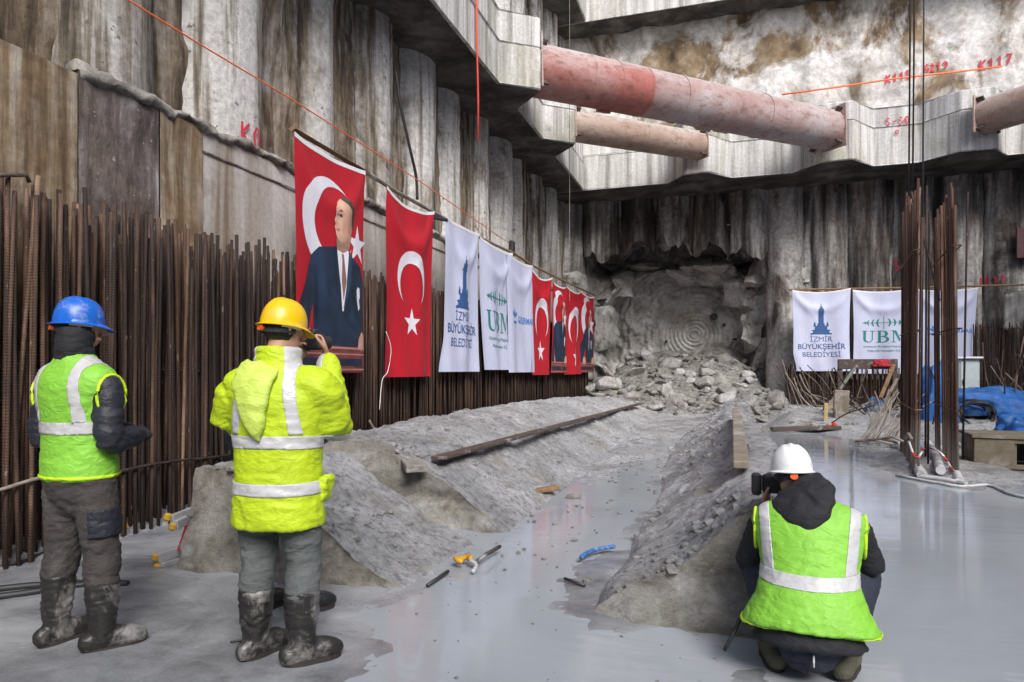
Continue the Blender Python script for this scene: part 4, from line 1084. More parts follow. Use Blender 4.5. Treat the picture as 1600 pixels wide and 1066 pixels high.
for px, pt, pb, Y, lab in ((1446, 290, 700, 11.6, 'single thin rebar standing between the two rusty rebar columns'), (1510, 300, 640, 11.6, 'single rebar standing just right of the two rusty rebar columns'), (1450, 330, 560, 11.0, 'short thin bar beside the left rebar column')):
    a = onY(px+(-6 if px > 1500 else 0), pb, Y); b_ = onY(px+2, pt, Y); a.z = max(a.z, 0) if pb > 600 else a.z
    bm = bmesh.new(); tube(bm, [Vector((a.x, a.y, 0)), b_], .015, 6)
    tag(mk('rebar', bm, M['rebar'], loc=(a.x, a.y, 0), smooth=True), lab, 'rebar')
a = onY(1424, 300, 10.9); b_ = onY(1468, 470, 10.7)
bm = bmesh.new(); tube(bm, [a, b_], .014, 6); tag(mk('rebar', bm, M['rebar'], loc=b_, smooth=True), 'thin bar leaning diagonally across between the two rebar columns', 'rebar')
# slings from above
for k, (px, q) in enumerate(((1421, 1420), (1428, 1426), (1441, 1440))):
    a = onY(px+5, -420, 10.9); b_ = onY(q, 292 if k < 2 else 640, 10.9 if k < 2 else 11.5)
    bm = bmesh.new(); tube(bm, [a, b_], .012, 6)
    tag(mk('sling_rope', bm, M['cable'], loc=b_, smooth=True), ['leftmost of three dark ropes hanging above the rebar columns', 'middle of three dark ropes hanging above the rebar columns', 'rightmost of three dark ropes hanging down between the rebar columns'][k], 'rope')
a = onX(892, -300, -4.0); b_ = onX(890, 470, -4.0)
bm = bmesh.new(); tube(bm, [Vector((b_.x, b_.y, 20)), b_], .007, 5); tag(mk('plumb_line', bm, M['oldtimber'], loc=b_), 'thin pale plumb line hanging down beside the left strut corbels', 'rope')

# ------------------------------------------------------------------ tapes, ropes, cables on the walls
def line(name, pts, r, mat, label, cat, sub=0, n=5):
    bm = bmesh.new(); tube(bm, pts, r, n, sub=sub); return tag(mk(name, bm, mat, loc=pts[0], smooth=True), label, cat)
TX = -5.2
line('marking_tape', [onX(x, y, TX) for x, y in ((150, -32), (200, 0), (330, 80), (460, 158), (560, 222), (660, 286), (740, 342), (800, 383))], .009, M['orange'], 'long orange tape sloping across the left wall', 'tape', 2)
p = onX(800, 385, TX)
bm = bmesh.new(); box(bm, p, (.12, .22, .28), None, .03); box(bm, p+Vector((.02, .1, -.16)), (.06, .08, .14), None, .02)
tag(mk('lamp_box', bm, M['darkmetal'], loc=p), 'small black box at the far end of the orange tape on the left wall', 'box')
line('red_ribbon', [onX(744, -60, -4.74), onX(745, 60, -4.74), onX(747, 150, -4.74), onX(747, 222, -4.74)], .022, plain('red_ribbon', (.55, .05, .035), .6), 'vertical red ribbon hanging over the left waler beam', 'ribbon')
line('orange_ribbon', [onX(757, -20, -4.9), onX(784, 28, -4.9)], .02, M['orange'], 'short orange ribbon at the top of the left waler beam', 'ribbon')
line('hose', [onX(618, 110, -5.6), onX(626, 165, -5.55), onX(640, 230, -5.5), onX(650, 275, -5.5), onX(652, 312, -5.5)], .03, M['cable'], 'black cable hanging down the left wall behind the flags', 'cable', 5, 6)
line('marking_tape', [onY(x, y, 24.72) for x, y in ((1222, 148), (1290, 139), (1400, 123), (1500, 112), (1566, 104))], .03, M['orange'], 'orange tape stretched across the upper back wall', 'tape')
# hand painted marks
STR = {'K': [[(0, 0), (0, 1)], [(.55, 1), (0, .45), (.6, 0)]], '1': [[(.05, .75), (.3, 1), (.3, 0)]], '5': [[(.6, 1), (.1, 1), (.08, .55), (.45, .6), (.6, .3), (.4, .02), (.05, .08)]],
 '7': [[(0, 1), (.6, .98), (.2, 0)], [(.15, .5), (.5, .55)]], 'G': [[(.6, .85), (.3, 1), (.05, .6), (.1, .15), (.4, 0), (.6, .25), (.55, .45), (.3, .45)]], '2': [[(.05, .8), (.3, 1), (.55, .75), (.05, .02), (.6, .02)]],
 '9': [[(.55, .75), (.3, 1), (.05, .75), (.25, .5), (.55, .75), (.5, .3), (.2, 0)]], 'S': [[(.55, .9), (.25, 1), (.08, .75), (.3, .52), (.55, .3), (.35, .02), (.03, .1)]], '-': [[(.1, .5), (.6, .5)]],
 '3': [[(.05, .95), (.5, .95), (.25, .58), (.55, .35), (.35, .02), (.05, .08)]], '0': [[(.3, 1), (.05, .6), (.12, .1), (.35, 0), (.58, .35), (.52, .85), (.3, 1)]], '[': [[(.1, .6), (.5, .6), (.5, .1), (.1, .1), (.1, .6)]]}
def graffiti(txt, org, dx, h, wid, hit, parent, slope=0):
    bm = bmesh.new(); x = 0
    for ch in txt:
        for st in STR.get(ch, []):
            P_ = [Vector((x+a*h*.8, b*h+slope*x, 0)) for a, b in st]; Q = []
            for a, b in zip(P_, P_[1:]):
                n = max(1, int((b-a).length/.09)); Q += [a.lerp(b, k/n) for k in range(n)]
            Q.append(P_[-1]); prev = None
            for i, p in enumerate(Q):
                d = (Q[min(i+1, len(Q)-1)]-Q[max(i-1, 0)]).normalized(); nn = Vector((-d.y, d.x, 0))*wid*(.5+.12*math.sin(i*1.7))
                pr = [bm.verts.new(hit(p+nn)), bm.verts.new(hit(p-nn))]
                if prev: bm.faces.new((prev[0], pr[0], pr[1], prev[1]))
                prev = pr
        x += h*.72
    bmesh.ops.recalc_face_normals(bm, faces=bm.faces[:])
    mk('painted_mark', bm, M['redmark'], parent)
def on_back(org):
    def h(p):
        q = org+Vector((p.x, 0, p.y)); r_ = upbvh.ray_cast(Vector((q.x, 20, q.z)), Vector((0, 1, 0)))
        return Vector((q.x, (r_[0].y if r_[0] else 24.9)-.035, q.z))
    return h
for s, px, py, hh in (('K115', 1386, 128, .26), ('G219', 1446, 111, .24), ('K117', 1534, 107, .30)):
    o_ = onY(px, py, 24.9); graffiti(s, o_, 1, hh, .055, on_back(o_), bw, .05)
o_ = onY(1384, 197, 23.35); graffiti('S-30', o_, 1, .24, .04, lambda p: Vector((o_.x+p.x, 23.36, o_.z+p.y)), bbeam)
o2 = onY(1399, 210, 23.35); graffiti('[', o2, 1, .2, .035, lambda p: Vector((o2.x+p.x, 23.36, o2.z+p.y)), bbeam)
def on_obj(par, org, dirv, back, far):
    """projects paint onto the piles of a wall"""
    trees = []
    for ch in par.children:
        if ch.name.startswith(('pile', 'soil')):
            bm_ = bmesh.new(); bm_.from_mesh(ch.data); bmesh.ops.translate(bm_, vec=wloc(ch), verts=bm_.verts); trees.append(BVHTree.FromBMesh(bm_)); bm_.free()
    def h(p):
        q = org(p); best = None
        for t in trees:
            r_ = t.ray_cast(q-dirv*back, dirv)
            if r_[0] and (best is None or r_[3] < best): best = r_[3]
        return q-dirv*back+dirv*((best if best else back)-.03)
    return h
bpy.context.view_layer.update()
o3 = onX(371, 223, -5.8); h3 = on_obj(pw, lambda p: Vector((-5.8, o3.y+p.x, o3.z+p.y)), Vector((-1, 0, 0)), 2, 4); graffiti('K09', o3, 1, .26, .035, h3, pw)
o4 = onY(1536, 443, 25.1); h4 = on_obj(bw, lambda p: o4+Vector((p.x, 0, p.y)), Vector((0, 1, 0)), 3, 4); graffiti('K117', o4, 1, .22, .045, h4, bw)
o5 = onY(1398, 422, 25.1); h5 = on_obj(bw, lambda p: o5+Vector((p.x, 0, p.y)), Vector((0, 1, 0)), 3, 4); graffiti('S', o5, 1, .36, .045, h5, bw)

# ------------------------------------------------------------------ site clutter at the right
def boxes(name, items, mat, label, cat, loc):
    bm = bmesh.new()
    for c, s, rot in items: box(bm, c, s, rot, .008)
    return tag(mk(name, bm, mat, loc=loc), label, cat)
# tarpaulin-covered machine
def tarp(c, sx, sy, sz, seed, flat=1):
    bm = bmesh.new()
    def f(u, v):
        a = u*2*math.pi; b = v*math.pi*.5
        p = Vector((math.cos(a)*math.cos(b), math.sin(a)*math.cos(b), math.sin(b)))
        k = 1+.20*fbm(p*1.6+Vector((seed, 0, 0)), 3)+.06*math.sin(a*9+seed+4*noise.noise(p*2))*math.cos(b)
        sq = 1/max(abs(p.x), abs(p.y), .62)**.45
        return Vector(c)+Vector((p.x*sx*sq, p.y*sy*sq, p.z*sz))*k
    grid(bm, 90, 26, f); bmesh.ops.remove_doubles(bm, verts=bm.verts, dist=1e-4); bmesh.ops.recalc_face_normals(bm, faces=bm.faces[:])
    return bm
# rusty trestle frame
a = onY(1309, 562, 22.3); b_ = onY(1402, 560, 22.3); t = empty('trestle', (a.x, 22.3, 0), 'rusty brown steel trestle standing in front of the back wall banners', 'trestle')
bm = bmesh.new(); box(bm, ((a.x+b_.x)/2, 22.3, a.z-.14), (b_.x-a.x, .16, .30), None, .015); mk('beam', bm, M['steel_dark'], t)
for x in (a.x+.06, b_.x-.06):
    bm = bmesh.new(); box(bm, (x, 22.32, (a.z-.3)/2+.05), (.13, .13, a.z-.3), None, .01); mk('post', bm, M['steel_dark'], t)
for k in range(12):
    bm = bmesh.new(); box(bm, (a.x+.25+k*.14, 22.36, a.z-.42), (.035, .03, .34)); mk('bracket', bm, M['steel_dark'], t)
p = onY(1378, 566, 22.15); bm = tarp((p.x, p.y+.08, p.z-.12), .24, .16, .2, 11)
tag(mk('red_rag', bm, plain('red_rag', (.35, .015, .03), .8, .4), loc=p, smooth=True), 'crumpled red rag on the rusty trestle beam', 'rag')
# planks and props leaning there
def plank(A, B, w_, th, mat, label, cat='plank', name='plank'):
    A, B = Vector(A), Vector(B); t_ = (B-A); x_, y_ = frame(t_); rot = Matrix((x_, t_.normalized(), y_)).transposed()
    bm = bmesh.new(); box(bm, (A+B)/2, (w_, t_.length, th), rot, min(.008, th*.2))
    return tag(mk(name, bm, mat, loc=A), label, cat)
plank(onY(1268, 672, 19.5), onY(1308, 620, 20.5), .16, .06, M['oldtimber'], 'grey plank leaning at the far end of the pond below the banners')
plank(onY(1289, 668, 18.2), onY(1291, 630, 18.2), .09, .09, plain('yellow_timber', (.42, .32, .14), .8, .3), 'upright yellowish post at the far edge of the pond', 'post', 'post')
plank(onY(1313, 665, 18.6), onY(1315, 610, 18.6), .34, .18, M['oldtimber'], 'brown upright timber behind the far edge of the pond', 'post', 'post')
plank(onY(1312, 608, 21), onY(1335, 575, 21), .2, .08, plain('green_grey_board', (.17, .20, .16), .8, .3), 'greenish board leaning on the rusty trestle', 'board', 'board')
plank(onY(1376, 622, 20), onY(1397, 570, 20.8), .09, .06, M['timber'], 'brown pole leaning against the right end of the trestle', 'pole', 'pole')
plank(onY(1382, 628, 19.6), onY(1402, 592, 20.2), .07, .05, M['oldtimber'], 'grey pole leaning lower against the trestle', 'pole', 'pole')
for k, (p0, p1, w_, m_) in enumerate((((1205, 672, 16.8), (1312, 668, 17.0), .3, 'steel_dark'), ((1228, 660, 18.5), (1300, 664, 18.0), .2, 'oldtimber'))):
    plank(onY(*p0)+Vector((0, 0, .02)), onY(*p1), w_, .08, M[m_], ['dark plank lying along the far edge of the pond', 'grey plank lying on the mud beyond the pond'][k])
p = onY(1295, 676, 17.0); bm = bmesh.new()
for k in range(3): box(bm, p+Vector((.12*k-.1, .05*k, .1+.03*k)), (.15, .07, .09), Matrix.Rotation(.4*k, 3, 'Y'), .02)
tag(mk('red_barrier_foot', bm, plain('red_plastic', (.5, .03, .04), .5), loc=p), 'small red plastic piece at the far edge of the pond', 'plastic')
p = onY(1367, 655, 20.5); bm = tarp((p.x, p.y, p.z), .22, .2, .62, 17)
tag(mk('blue_bag', bm, plain('light_blue_bag', (.07, .16, .30), .7, .4, 6, .02, dirt=(5, .5, (.3, .32, .34), .1)), loc=p, smooth=True), 'light blue crumpled sack among scrap bars in front of the trestle', 'sack')
# fallen rebar cage at the pond edge
t = empty('fallen_rebar_cage', onZ(1375, 692, 0), 'tangled fallen rebar cage lying at the edge of the pond beside the left column', 'rebar cage')
rr = random.Random(4)
for k in range(24):
    u = k/23; q = onZ(1340+60*u, 694+4*math.sin(k), 0)+Vector((0, .3*rr.random(), .02)); h = rr.uniform(.5, 1.1)
    bm = bmesh.new(); tube(bm, [q, q+Vector((rr.uniform(.2, .5), .3, h*.6)), q+Vector((rr.uniform(.2, .8), rr.uniform(.5, 1.2), h))], .013, 5, sub=3); mk('bar', bm, M['rebar_grey'], t, smooth=True)
for k in range(4):
    a = onZ(1336, 690, .1+.2*k)+Vector((.2*k, .2*k, 0)); b_ = onZ(1396, 694, .1+.2*k)+Vector((.1*k, .2*k, 0))
    bm = bmesh.new(); tube(bm, [a, (a+b_)/2+Vector((0, 0, .05)), b_], .02, 5); mk('hoop', bm, M['rebar_grey'], t, smooth=True)
rr = random.Random(14)
for k in range(46):
    x = rr.uniform(2.2, 5.6); y = rr.uniform(17.2, 22.5); z = max(shelf(x, y), 0); L = rr.uniform(.6, 1.5); a_ = rr.uniform(0, 6.28); el = rr.uniform(.1, 1.2)
    A_ = Vector((x, y, z-.02)); B_ = A_+Vector((math.cos(a_)*math.cos(el), math.sin(a_)*math.cos(el), math.sin(el)))*L
    bm = bmesh.new(); tube(bm, [A_, A_.lerp(B_, .5)+Vector((rr.gauss(0, .08), 0, .05)), B_], .017, 5, sub=3)
    tag(mk('scrap_bar', bm, M['rebar_grey'] if rr.random() < .6 else M['rebar'], loc=A_, smooth=True), 'bent scrap bar sticking out of the muddy debris beyond the pond', 'rebar', 'scrap bars beyond the pond')
rr = random.Random(15)
for k in range(60):
    x = rr.uniform(6.2, 12); y = rr.uniform(18, 23.6); z = max(shelf(x, y), 0); L = rr.uniform(.8, 2.2); el = rr.uniform(.9, 1.55); a_ = rr.uniform(0, 6.28)
    A_ = Vector((x, y, z-.02)); B_ = A_+Vector((math.cos(a_)*math.cos(el), math.sin(a_)*math.cos(el), math.sin(el)))*L
    bm = bmesh.new(); tube(bm, [A_, A_.lerp(B_, .5)+Vector((rr.gauss(0, .06), 0, 0)), B_], .017, 5, sub=2)
    tag(mk('scrap_bar', bm, M['rebar_grey'] if rr.random() < .5 else M['rebar'], loc=A_, smooth=True), 'bent rusty bar standing among the clutter behind the blue tarpaulin', 'rebar', 'scrap bars behind the tarpaulin')
# white cabinet
a = onY(1498, 561, 20.5); b_ = onY(1531, 616, 20.5)
t = empty('cabinet', (a.x, 20.5, b_.z), 'pale electrical cabinet standing behind the blue tarpaulin', 'cabinet')
bm = bmesh.new(); box(bm, ((a.x+b_.x)/2, 20.7, (a.z+b_.z)/2-.35), (b_.x-a.x, .4, a.z-b_.z+.7), None, .02); mk('body', bm, plain('cabinet_paint', (.46, .53, .52), .5, .1), t)
bm = bmesh.new(); box(bm, ((a.x+b_.x)/2, 20.49, (a.z+b_.z)/2-.3), (b_.x-a.x-.08, .02, a.z-b_.z+.5), None, .008); mk('door', bm, plain('cabinet_door', (.48, .55, .54), .5, .1), t)
bm = bmesh.new(); box(bm, ((a.x+b_.x)/2, 20.66, a.z+.03), (b_.x-a.x+.1, .54, .05), None, .01); mk('lid', bm, M['whitepaint'], t)
bm = bmesh.new(); box(bm, (a.x+.1, 20.46, a.z-.6), (.03, .04, .14)); mk('handle', bm, M['darkmetal'], t)
c = onY(1532, 655, 19.2); c.z = .22
T = empty('covered_machine', (c.x, c.y, 0), 'low machine covered with a bright blue tarpaulin behind the rebar columns', 'machine')
mk('tarpaulin', tarp((c.x-.05, c.y, .38), 1.35, .8, .62, 3), M['bluetarp'], T, smooth=True)
q = onY(1524, 650, 18.2); bm = bmesh.new(); rr = random.Random(33)
for k in range(9):
    r_ = rr.uniform(.2, .36); ph = rr.uniform(-.35, .35)
    tube(bm, [q+Vector((r_*math.cos(a)*1.15, .05*k-.2+.06*math.sin(a*3+k), r_*math.sin(a)*.9+ph*.1+.05)) for a in [i*math.pi/10 for i in range(21)]], .022, 6)
tag(mk('hose_coil', bm, M['cable'], loc=q, smooth=True), 'tangled black hose coil lying against the blue tarpaulin', 'hose coil')
c = onY(1463, 640, 18.2)
o = mk('tarpaulin', tarp((c.x, c.y, 0), .42, .4, 1.5, 8), M['bluetarp'], loc=(c.x, c.y, 0), smooth=True); tag(o, 'upright bundle wrapped in blue tarpaulin between the two rebar columns', 'tarpaulin')
c = onY(1593, 676, 15.8); o = mk('tarpaulin', tarp((c.x+.15, c.y, .05), .55, .4, .52, 5), M['bluetarp'], loc=(c.x, c.y, 0), smooth=True); tag(o, 'crumpled blue tarpaulin on the mud above the timber box at the right edge', 'tarpaulin')
plank(onY(1468, 585, 18.4), onY(1480, 548, 18.6), .14, .05, M['oldtimber'], 'weathered board standing upright between the two rebar columns', 'board', 'board')
# timber box at the right edge
p0 = onZ(1530, 733, .02); t = empty('timber_box', (p0.x+.75, p0.y+.4, 0), 'long brown box beam with an open end lying at the right edge of the pond', 'box')
M['boxwood'] = plain('muddy_boxwood', (.145, .12, .085), .85, .4, 5, .006, dirt=(3, .52, (.27, .25, .22), .15))
rot = Matrix.Rotation(R(-6), 3, 'Z'); L_, H_, D_ = 1.55, .46, .9; cc = Vector((p0.x+L_/2+.02, p0.y+.5, .02))
fr_ = -D_/2
for nm, c, s in (('front_board', (-.53, fr_+.02, H_/2), (L_-1.06, .04, H_-.06)), ('front_board', (0, fr_+.021, .035), (L_-.002, .038, .07)), ('front_board', (0, fr_+.021, H_-.06), (L_-.002, .036, .06)), ('back_board', (0, D_/2-.02, H_/2), (L_-.004, .04, H_-.06)), ('top_board', (0, 0, H_), (L_+.06, D_+.05, .05)), ('bottom_board', (0, 0, .0), (L_, D_-.1, .04)), ('end_board', (-L_/2+.03, 0, H_/2), (.04, D_-.1, H_-.08)), ('end_board', (L_/2-.03, 0, H_/2), (.04, D_-.1, H_-.08)), ('divider', (-.28, -.02, H_/2), (.05, D_-.1, H_-.08))):
    bm = bmesh.new(); box(bm, cc+rot @ Vector(c), s, rot, .006); mk(nm, bm, M['boxwood'], t)
# white pipes and hoses on the mud
for k, (A_, B_, r_) in enumerate((((1400, 690, .10), (1441, 742, .06), .065), ((1449, 692, .18), (1470, 735, .10), .06), ((1470, 700, .10), (1500, 752, .05), .05), ((1510, 683, .22), (1560, 692, .22), .16), ((1440, 745, .04), (1510, 757, .03), .03))):
    a = onZ(A_[0], A_[1], A_[2]); b_ = onZ(B_[0], B_[1], B_[2])
    bm = bmesh.new(); tube(bm, [a, (a+b_)/2+Vector((.02, 0, .01)), b_], r_, 12, sub=3)
    tag(mk('white_pipe', bm, plain('muddy_white_pipe', (.52, .53, .54), .6, .25, 5, dirt=(4, .5, (.3, .3, .3), .1)) if k == 0 else bpy.data.materials['muddy_white_pipe'], loc=a, smooth=True, angle=50),
        ['muddy white pipe lying left of the left rebar column', 'thick white pipe standing between the rebar columns', 'white pipe lying in front of the right rebar column', 'large pale pipe lying on the mud behind the timber box', 'thin pale pipe at the water edge in front of the columns'][k], 'pipe')
line('hose', [onZ(x, y, .02) for x, y in ((1400, 742), (1440, 750), (1500, 760), (1545, 758), (1580, 772), (1640, 784))], .02, bpy.data.materials['muddy_white_pipe'], 'pale hose curving over the pond at the right edge', 'hose', 5)
# red and white tape between the columns
mt, nt_, b = newmat('red_white_tape'); N = NT(nt_); wv = N.n('ShaderNodeTexWave', wave_type='BANDS', bands_direction='Z'); N.l(N.pos(), wv.inputs[0]); wv.inputs['Scale'].default_value = 2.2
N.l(N.ramp(wv.outputs['Fac'], [(.48, (.5, .03, .03)), (.52, (.7, .68, .68))], 'CONSTANT'), b.inputs['Base Color'])
line('barrier_tape', [onZ(1420, 690, .5), onZ(1432, 715, .42), onZ(1447, 700, .25), onZ(1470, 708, .35), onZ(1490, 738, .1)], .014, mt, 'red and white barrier tape tangled round the rebar columns', 'tape', 5)
# grey plaster patch and dark red board on the back wall at the right edge
a = onY(1572, 455, 24.3); b_ = onY(1640, 512, 24.3)
bm = bmesh.new(); grid(bm, 20, 12, lambda u, v: Vector((lerp(a.x, b_.x, u), 24.5+.08*fbm((u*5, v*4, 3), 4), lerp(b_.z, a.z, v)+.1*fbm((u*4, v*3, 7), 3)))); bmesh.ops.solidify(bm, geom=bm.faces[:], thickness=.15)
tag(mk('concrete_patch', bm, M['waler'], loc=a, smooth=True), 'pale concrete patch on the back wall at the right edge', 'concrete')
bm = bmesh.new(); a = onY(1584, 352, 24.7); box(bm, a+Vector((.6, .1, -.55)), (1.0, .1, .95), None, .01); tag(mk('red_board', bm, plain('dark_red_board', (.075, .03, .035), .7, .4), loc=a), 'dark red board fixed to the back wall at the right edge', 'board')

# ------------------------------------------------------------------ small things by the trench and on the floor
A_ = onZ(684, 716, .60); B_ = onZ(1000, 631, .42)
plank(A_, B_, .15, .035, M['steel_dark'], 'long narrow rusty steel plank lying along the left bank', 'plank', 'steel_plank')
plank(onZ(1158, 727, .72), onZ(1151, 640, .84), .12, .06, M['oldtimber'], 'weathered timber plank lying along the crest of the right bank')
plank(onZ(834, 768, .10), onZ(870, 762, .10), .09, .05, M['timber'], 'small brown wood offcut on the foot of the left bank', 'wood offcut', 'wood_offcut')
plank(onZ(640, 720, .58), onZ(652, 733, .55), .2, .07, M['ledge'], 'small pale slab lying on the left bank above the cut face', 'slab', 'stone_slab')
for k, (px, py, s, lab) in enumerate(((897, 775, .10, 'pale stone in the trench bottom beyond the blue hose'), (835, 812, .05, 'small white pebble at the foot of the left bank'), (92, 1010, .0, ''), (1048, 700, .09, 'small pale stone far along the trench bottom'))):
    if s == 0: continue
    p = onZ(px, py, .03); o = copyo(protos[k], loc=p); o.scale = (s, s*.7, s*.7); o.name = 'stone'; o.data = protos[k].data.copy(); o.data.materials[0] = M['boulder']
    o['label'] = lab; o['category'] = 'stone'
    if 'group' in o: del o['group']
line('hose', [onZ(x, y, .05) for x, y in ((908, 871), (918, 864), (935, 858), (960, 854))], .017, plain('blue_hose', (.02, .12, .36), .6, .3, 14, dirt=(16, .52, (.3, .31, .32), .1)), 'short piece of blue hose lying in the trench puddle', 'hose', 5, 8)
line('rod', [onZ(882, 904, .03), onZ(914, 915, .02)], .012, M['darkmetal'], 'short dark stick lying on the wet floor near the right bank', 'stick')
line('rod', [onZ(741, 881, .04), onZ(760, 866, .07), onZ(781, 854, .06)], .016, M['steel_dark'], 'dark steel rod lying by the yellow strap at the trench mouth', 'rod')
line('rod', [onZ(668, 915, .02), onZ(700, 893, .03)], .014, M['darkmetal'], 'dark thin stick at the tip of the concrete block', 'stick')
t = empty('yellow_hook', onZ(735, 885, 0), 'yellow plastic hook with grey shaft lying at the trench mouth', 'hook')
yl = plain('yellow_plastic', (.50, .27, .015), .6, .3, 14, dirt=(16, .54, (.32, .30, .27), .1))
bm = bmesh.new(); c = onZ(724, 874, .06)
pts = [c+Vector((.055*math.cos(a), .055*math.sin(a), .01*math.sin(a*2))) for a in [k*.5 for k in range(11)]]
tube(bm, pts, .02, 8, sub=3); mk('loop', bm, yl, t, smooth=True)
bm = bmesh.new(); tube(bm, [c+Vector((.05, 0, 0)), c+Vector((.12, -.05, -.02)), c+Vector((.13, -.15, -.04))], .016, 8, sub=3); mk('shaft', bm, plain('grey_pvc', (.4, .41, .42), .5), t, smooth=True)
# aluminium ladder folded and half hidden behind the block
al = plain('aluminium', (.48, .49, .51), .45, .2, 12, metal=.5)
t = empty('folding_ladder', onZ(300, 880, 0), 'folded aluminium ladder with yellow feet lying against the concrete block', 'ladder')
def rail(A_, B_, w_, h_, nm='stile', mat=None):
    A_, B_ = Vector(A_), Vector(B_); d = B_-A_; x_, y_ = frame(d); bm = bmesh.new()
    box(bm, (A_+B_)/2, (w_, d.length, h_), Matrix((x_, d.normalized(), y_)).transposed(), .004); return mk(nm, bm, mat or al, t)
yl2 = plain('worn_yellow_rubber', (.42, .25, .025), .7, .4, 14, dirt=(12, .52, (.3, .28, .24), .1))
def lp(px, py, z=None): return at(px, py, 4.93)
for (a, b_) in (((246, 873), (302, 852)), ((252, 887), (302, 872)), ((268, 812), (306, 797)), ((274, 821), (306, 806))):
    rail(lp(*a)+Vector((0, 0, 0)), at(b_[0], b_[1], 5.15), .035, .07)
for a in ((243, 871), (246, 887), (262, 808), (270, 823)):
    p = lp(*a); bm = bmesh.new(); box(bm, p, (.055, .04, .058), Matrix.Rotation(R(20), 3, 'Z') @ Matrix.Rotation(R(14), 3, 'Y'), .012); mk('foot', bm, yl2, t)
rail(at(283, 862, 5.0), at(297, 820, 5.06), .045, .05, 'rung', plain('red_paint', (.42, .02, .03), .5))
rail(at(298, 880, 5.15), at(306, 800, 5.2), .03, .06)
line('hose', [onZ(x, y, z) for x, y, z in ((150, 850, .03), (190, 828, .04), (225, 812, .05), (255, 800, .06), (290, 795, .05), (330, 790, .05))], .035, plain('yellow_hose', (.48, .31, .03), .6, .3), 'yellow hose lying along the foot of the rebars behind the ladder', 'hose', 5, 8)
for k, off in enumerate((0, 9, 17)):
    line('cable', [onZ(-60, 872+off, .03), onZ(20, 864+off, .03), onZ(70, 852+off*.6, .04), onZ(100, 846+off*.4, .04)], .010, yl if k == 0 else M['cable'], ['thin yellow cable on the floor behind the man in the blue helmet', 'thin black cable on the floor behind the man in the blue helmet', 'second black cable on the floor nearer to the man in the blue helmet'][k], 'cable', 4)
for k, off in enumerate((0, 12)):
    line('hose', [onZ(-60, 926+off, .03), onZ(0, 920+off, .03), onZ(60, 914+off*.8, .03), onZ(130, 911+off*.2, .025), onZ(200, 912, .02)], .022, M['cable'], ['black hose on the floor at the left edge, farther of the pair', 'black hose on the floor at the left edge, nearer of the pair'][k], 'hose', 4, 8)
line('wire', [onZ(360, 1003, .02), onZ(376, 1001, .02), onZ(394, 1004, .02)], .006, M['darkmetal'], 'thin dark wire on the floor left of the grey rubber boots', 'wire', 3)
# ------------------------------------------------------------------ people
UPY = Vector((0, 1, 0)); UPL = Vector((.61, -.5, .62))
def sculpt(bm, voxel, smooth=4):
    """fuses overlapping closed shapes into one continuous skin"""
    me = bpy.data.meshes.new('s'); bm.to_mesh(me); bm.free()
    o = bpy.data.objects.new('s', me); COL.objects.link(o)
    md = o.modifiers.new('r', 'REMESH'); md.mode = 'VOXEL'; md.voxel_size = voxel; md.adaptivity = 0
    dg = bpy.context.evaluated_depsgraph_get(); dg.update()
    me2 = bpy.data.meshes.new_from_object(o.evaluated_get(dg))
    bpy.data.objects.remove(o); bpy.data.meshes.remove(me)
    b = bmesh.new(); b.from_mesh(me2); bpy.data.meshes.remove(me2)
    for _ in range(smooth): bmesh.ops.smooth_vert(b, verts=b.verts[:], factor=.5, use_axis_x=True, use_axis_y=True, use_axis_z=True)
    b.normal_update(); return b
def wrinkle(b, amp, f, seed, sc=(1, 1, 1.8), mask=None):
    b.normal_update(); off = Vector((seed, seed*.7, seed*1.3)); mv = []
    for v in b.verts:
        p = Vector((v.co.x*sc[0], v.co.y*sc[1], v.co.z*sc[2]))*f+off
        w_ = Vector((noise.noise(p*.6), noise.noise(p*.6+Vector((7, 1, 3))), noise.noise(p*.6+Vector((2, 9, 5)))))*.9
        n = noise.noise(p+w_); r = (1-abs(n)*2.4); q = r*.7+.5*noise.noise(p*2.1+w_)
        mv.append(v.normal*amp*q*(mask(v.co) if mask else 1))
    for v, d in zip(b.verts, mv): v.co += d
    b.normal_update(); return b
def band(src, planes, off, filt=None, thick=.003):
    b = src.copy()
    for co, no in planes:
        bmesh.ops.bisect_plane(b, geom=b.verts[:]+b.edges[:]+b.faces[:], dist=1e-6, plane_co=Vector(co), plane_no=Vector(no), clear_inner=True)
    if filt:
        bmesh.ops.delete(b, geom=[f for f in b.faces if not filt(f.calc_center_median(), f.normal)], context='FACES')
    b.normal_update()
    for v, n in [(v, v.normal.copy()) for v in b.verts]: v.co += n*off
    bmesh.ops.solidify(b, geom=b.faces[:], thickness=thick); return b
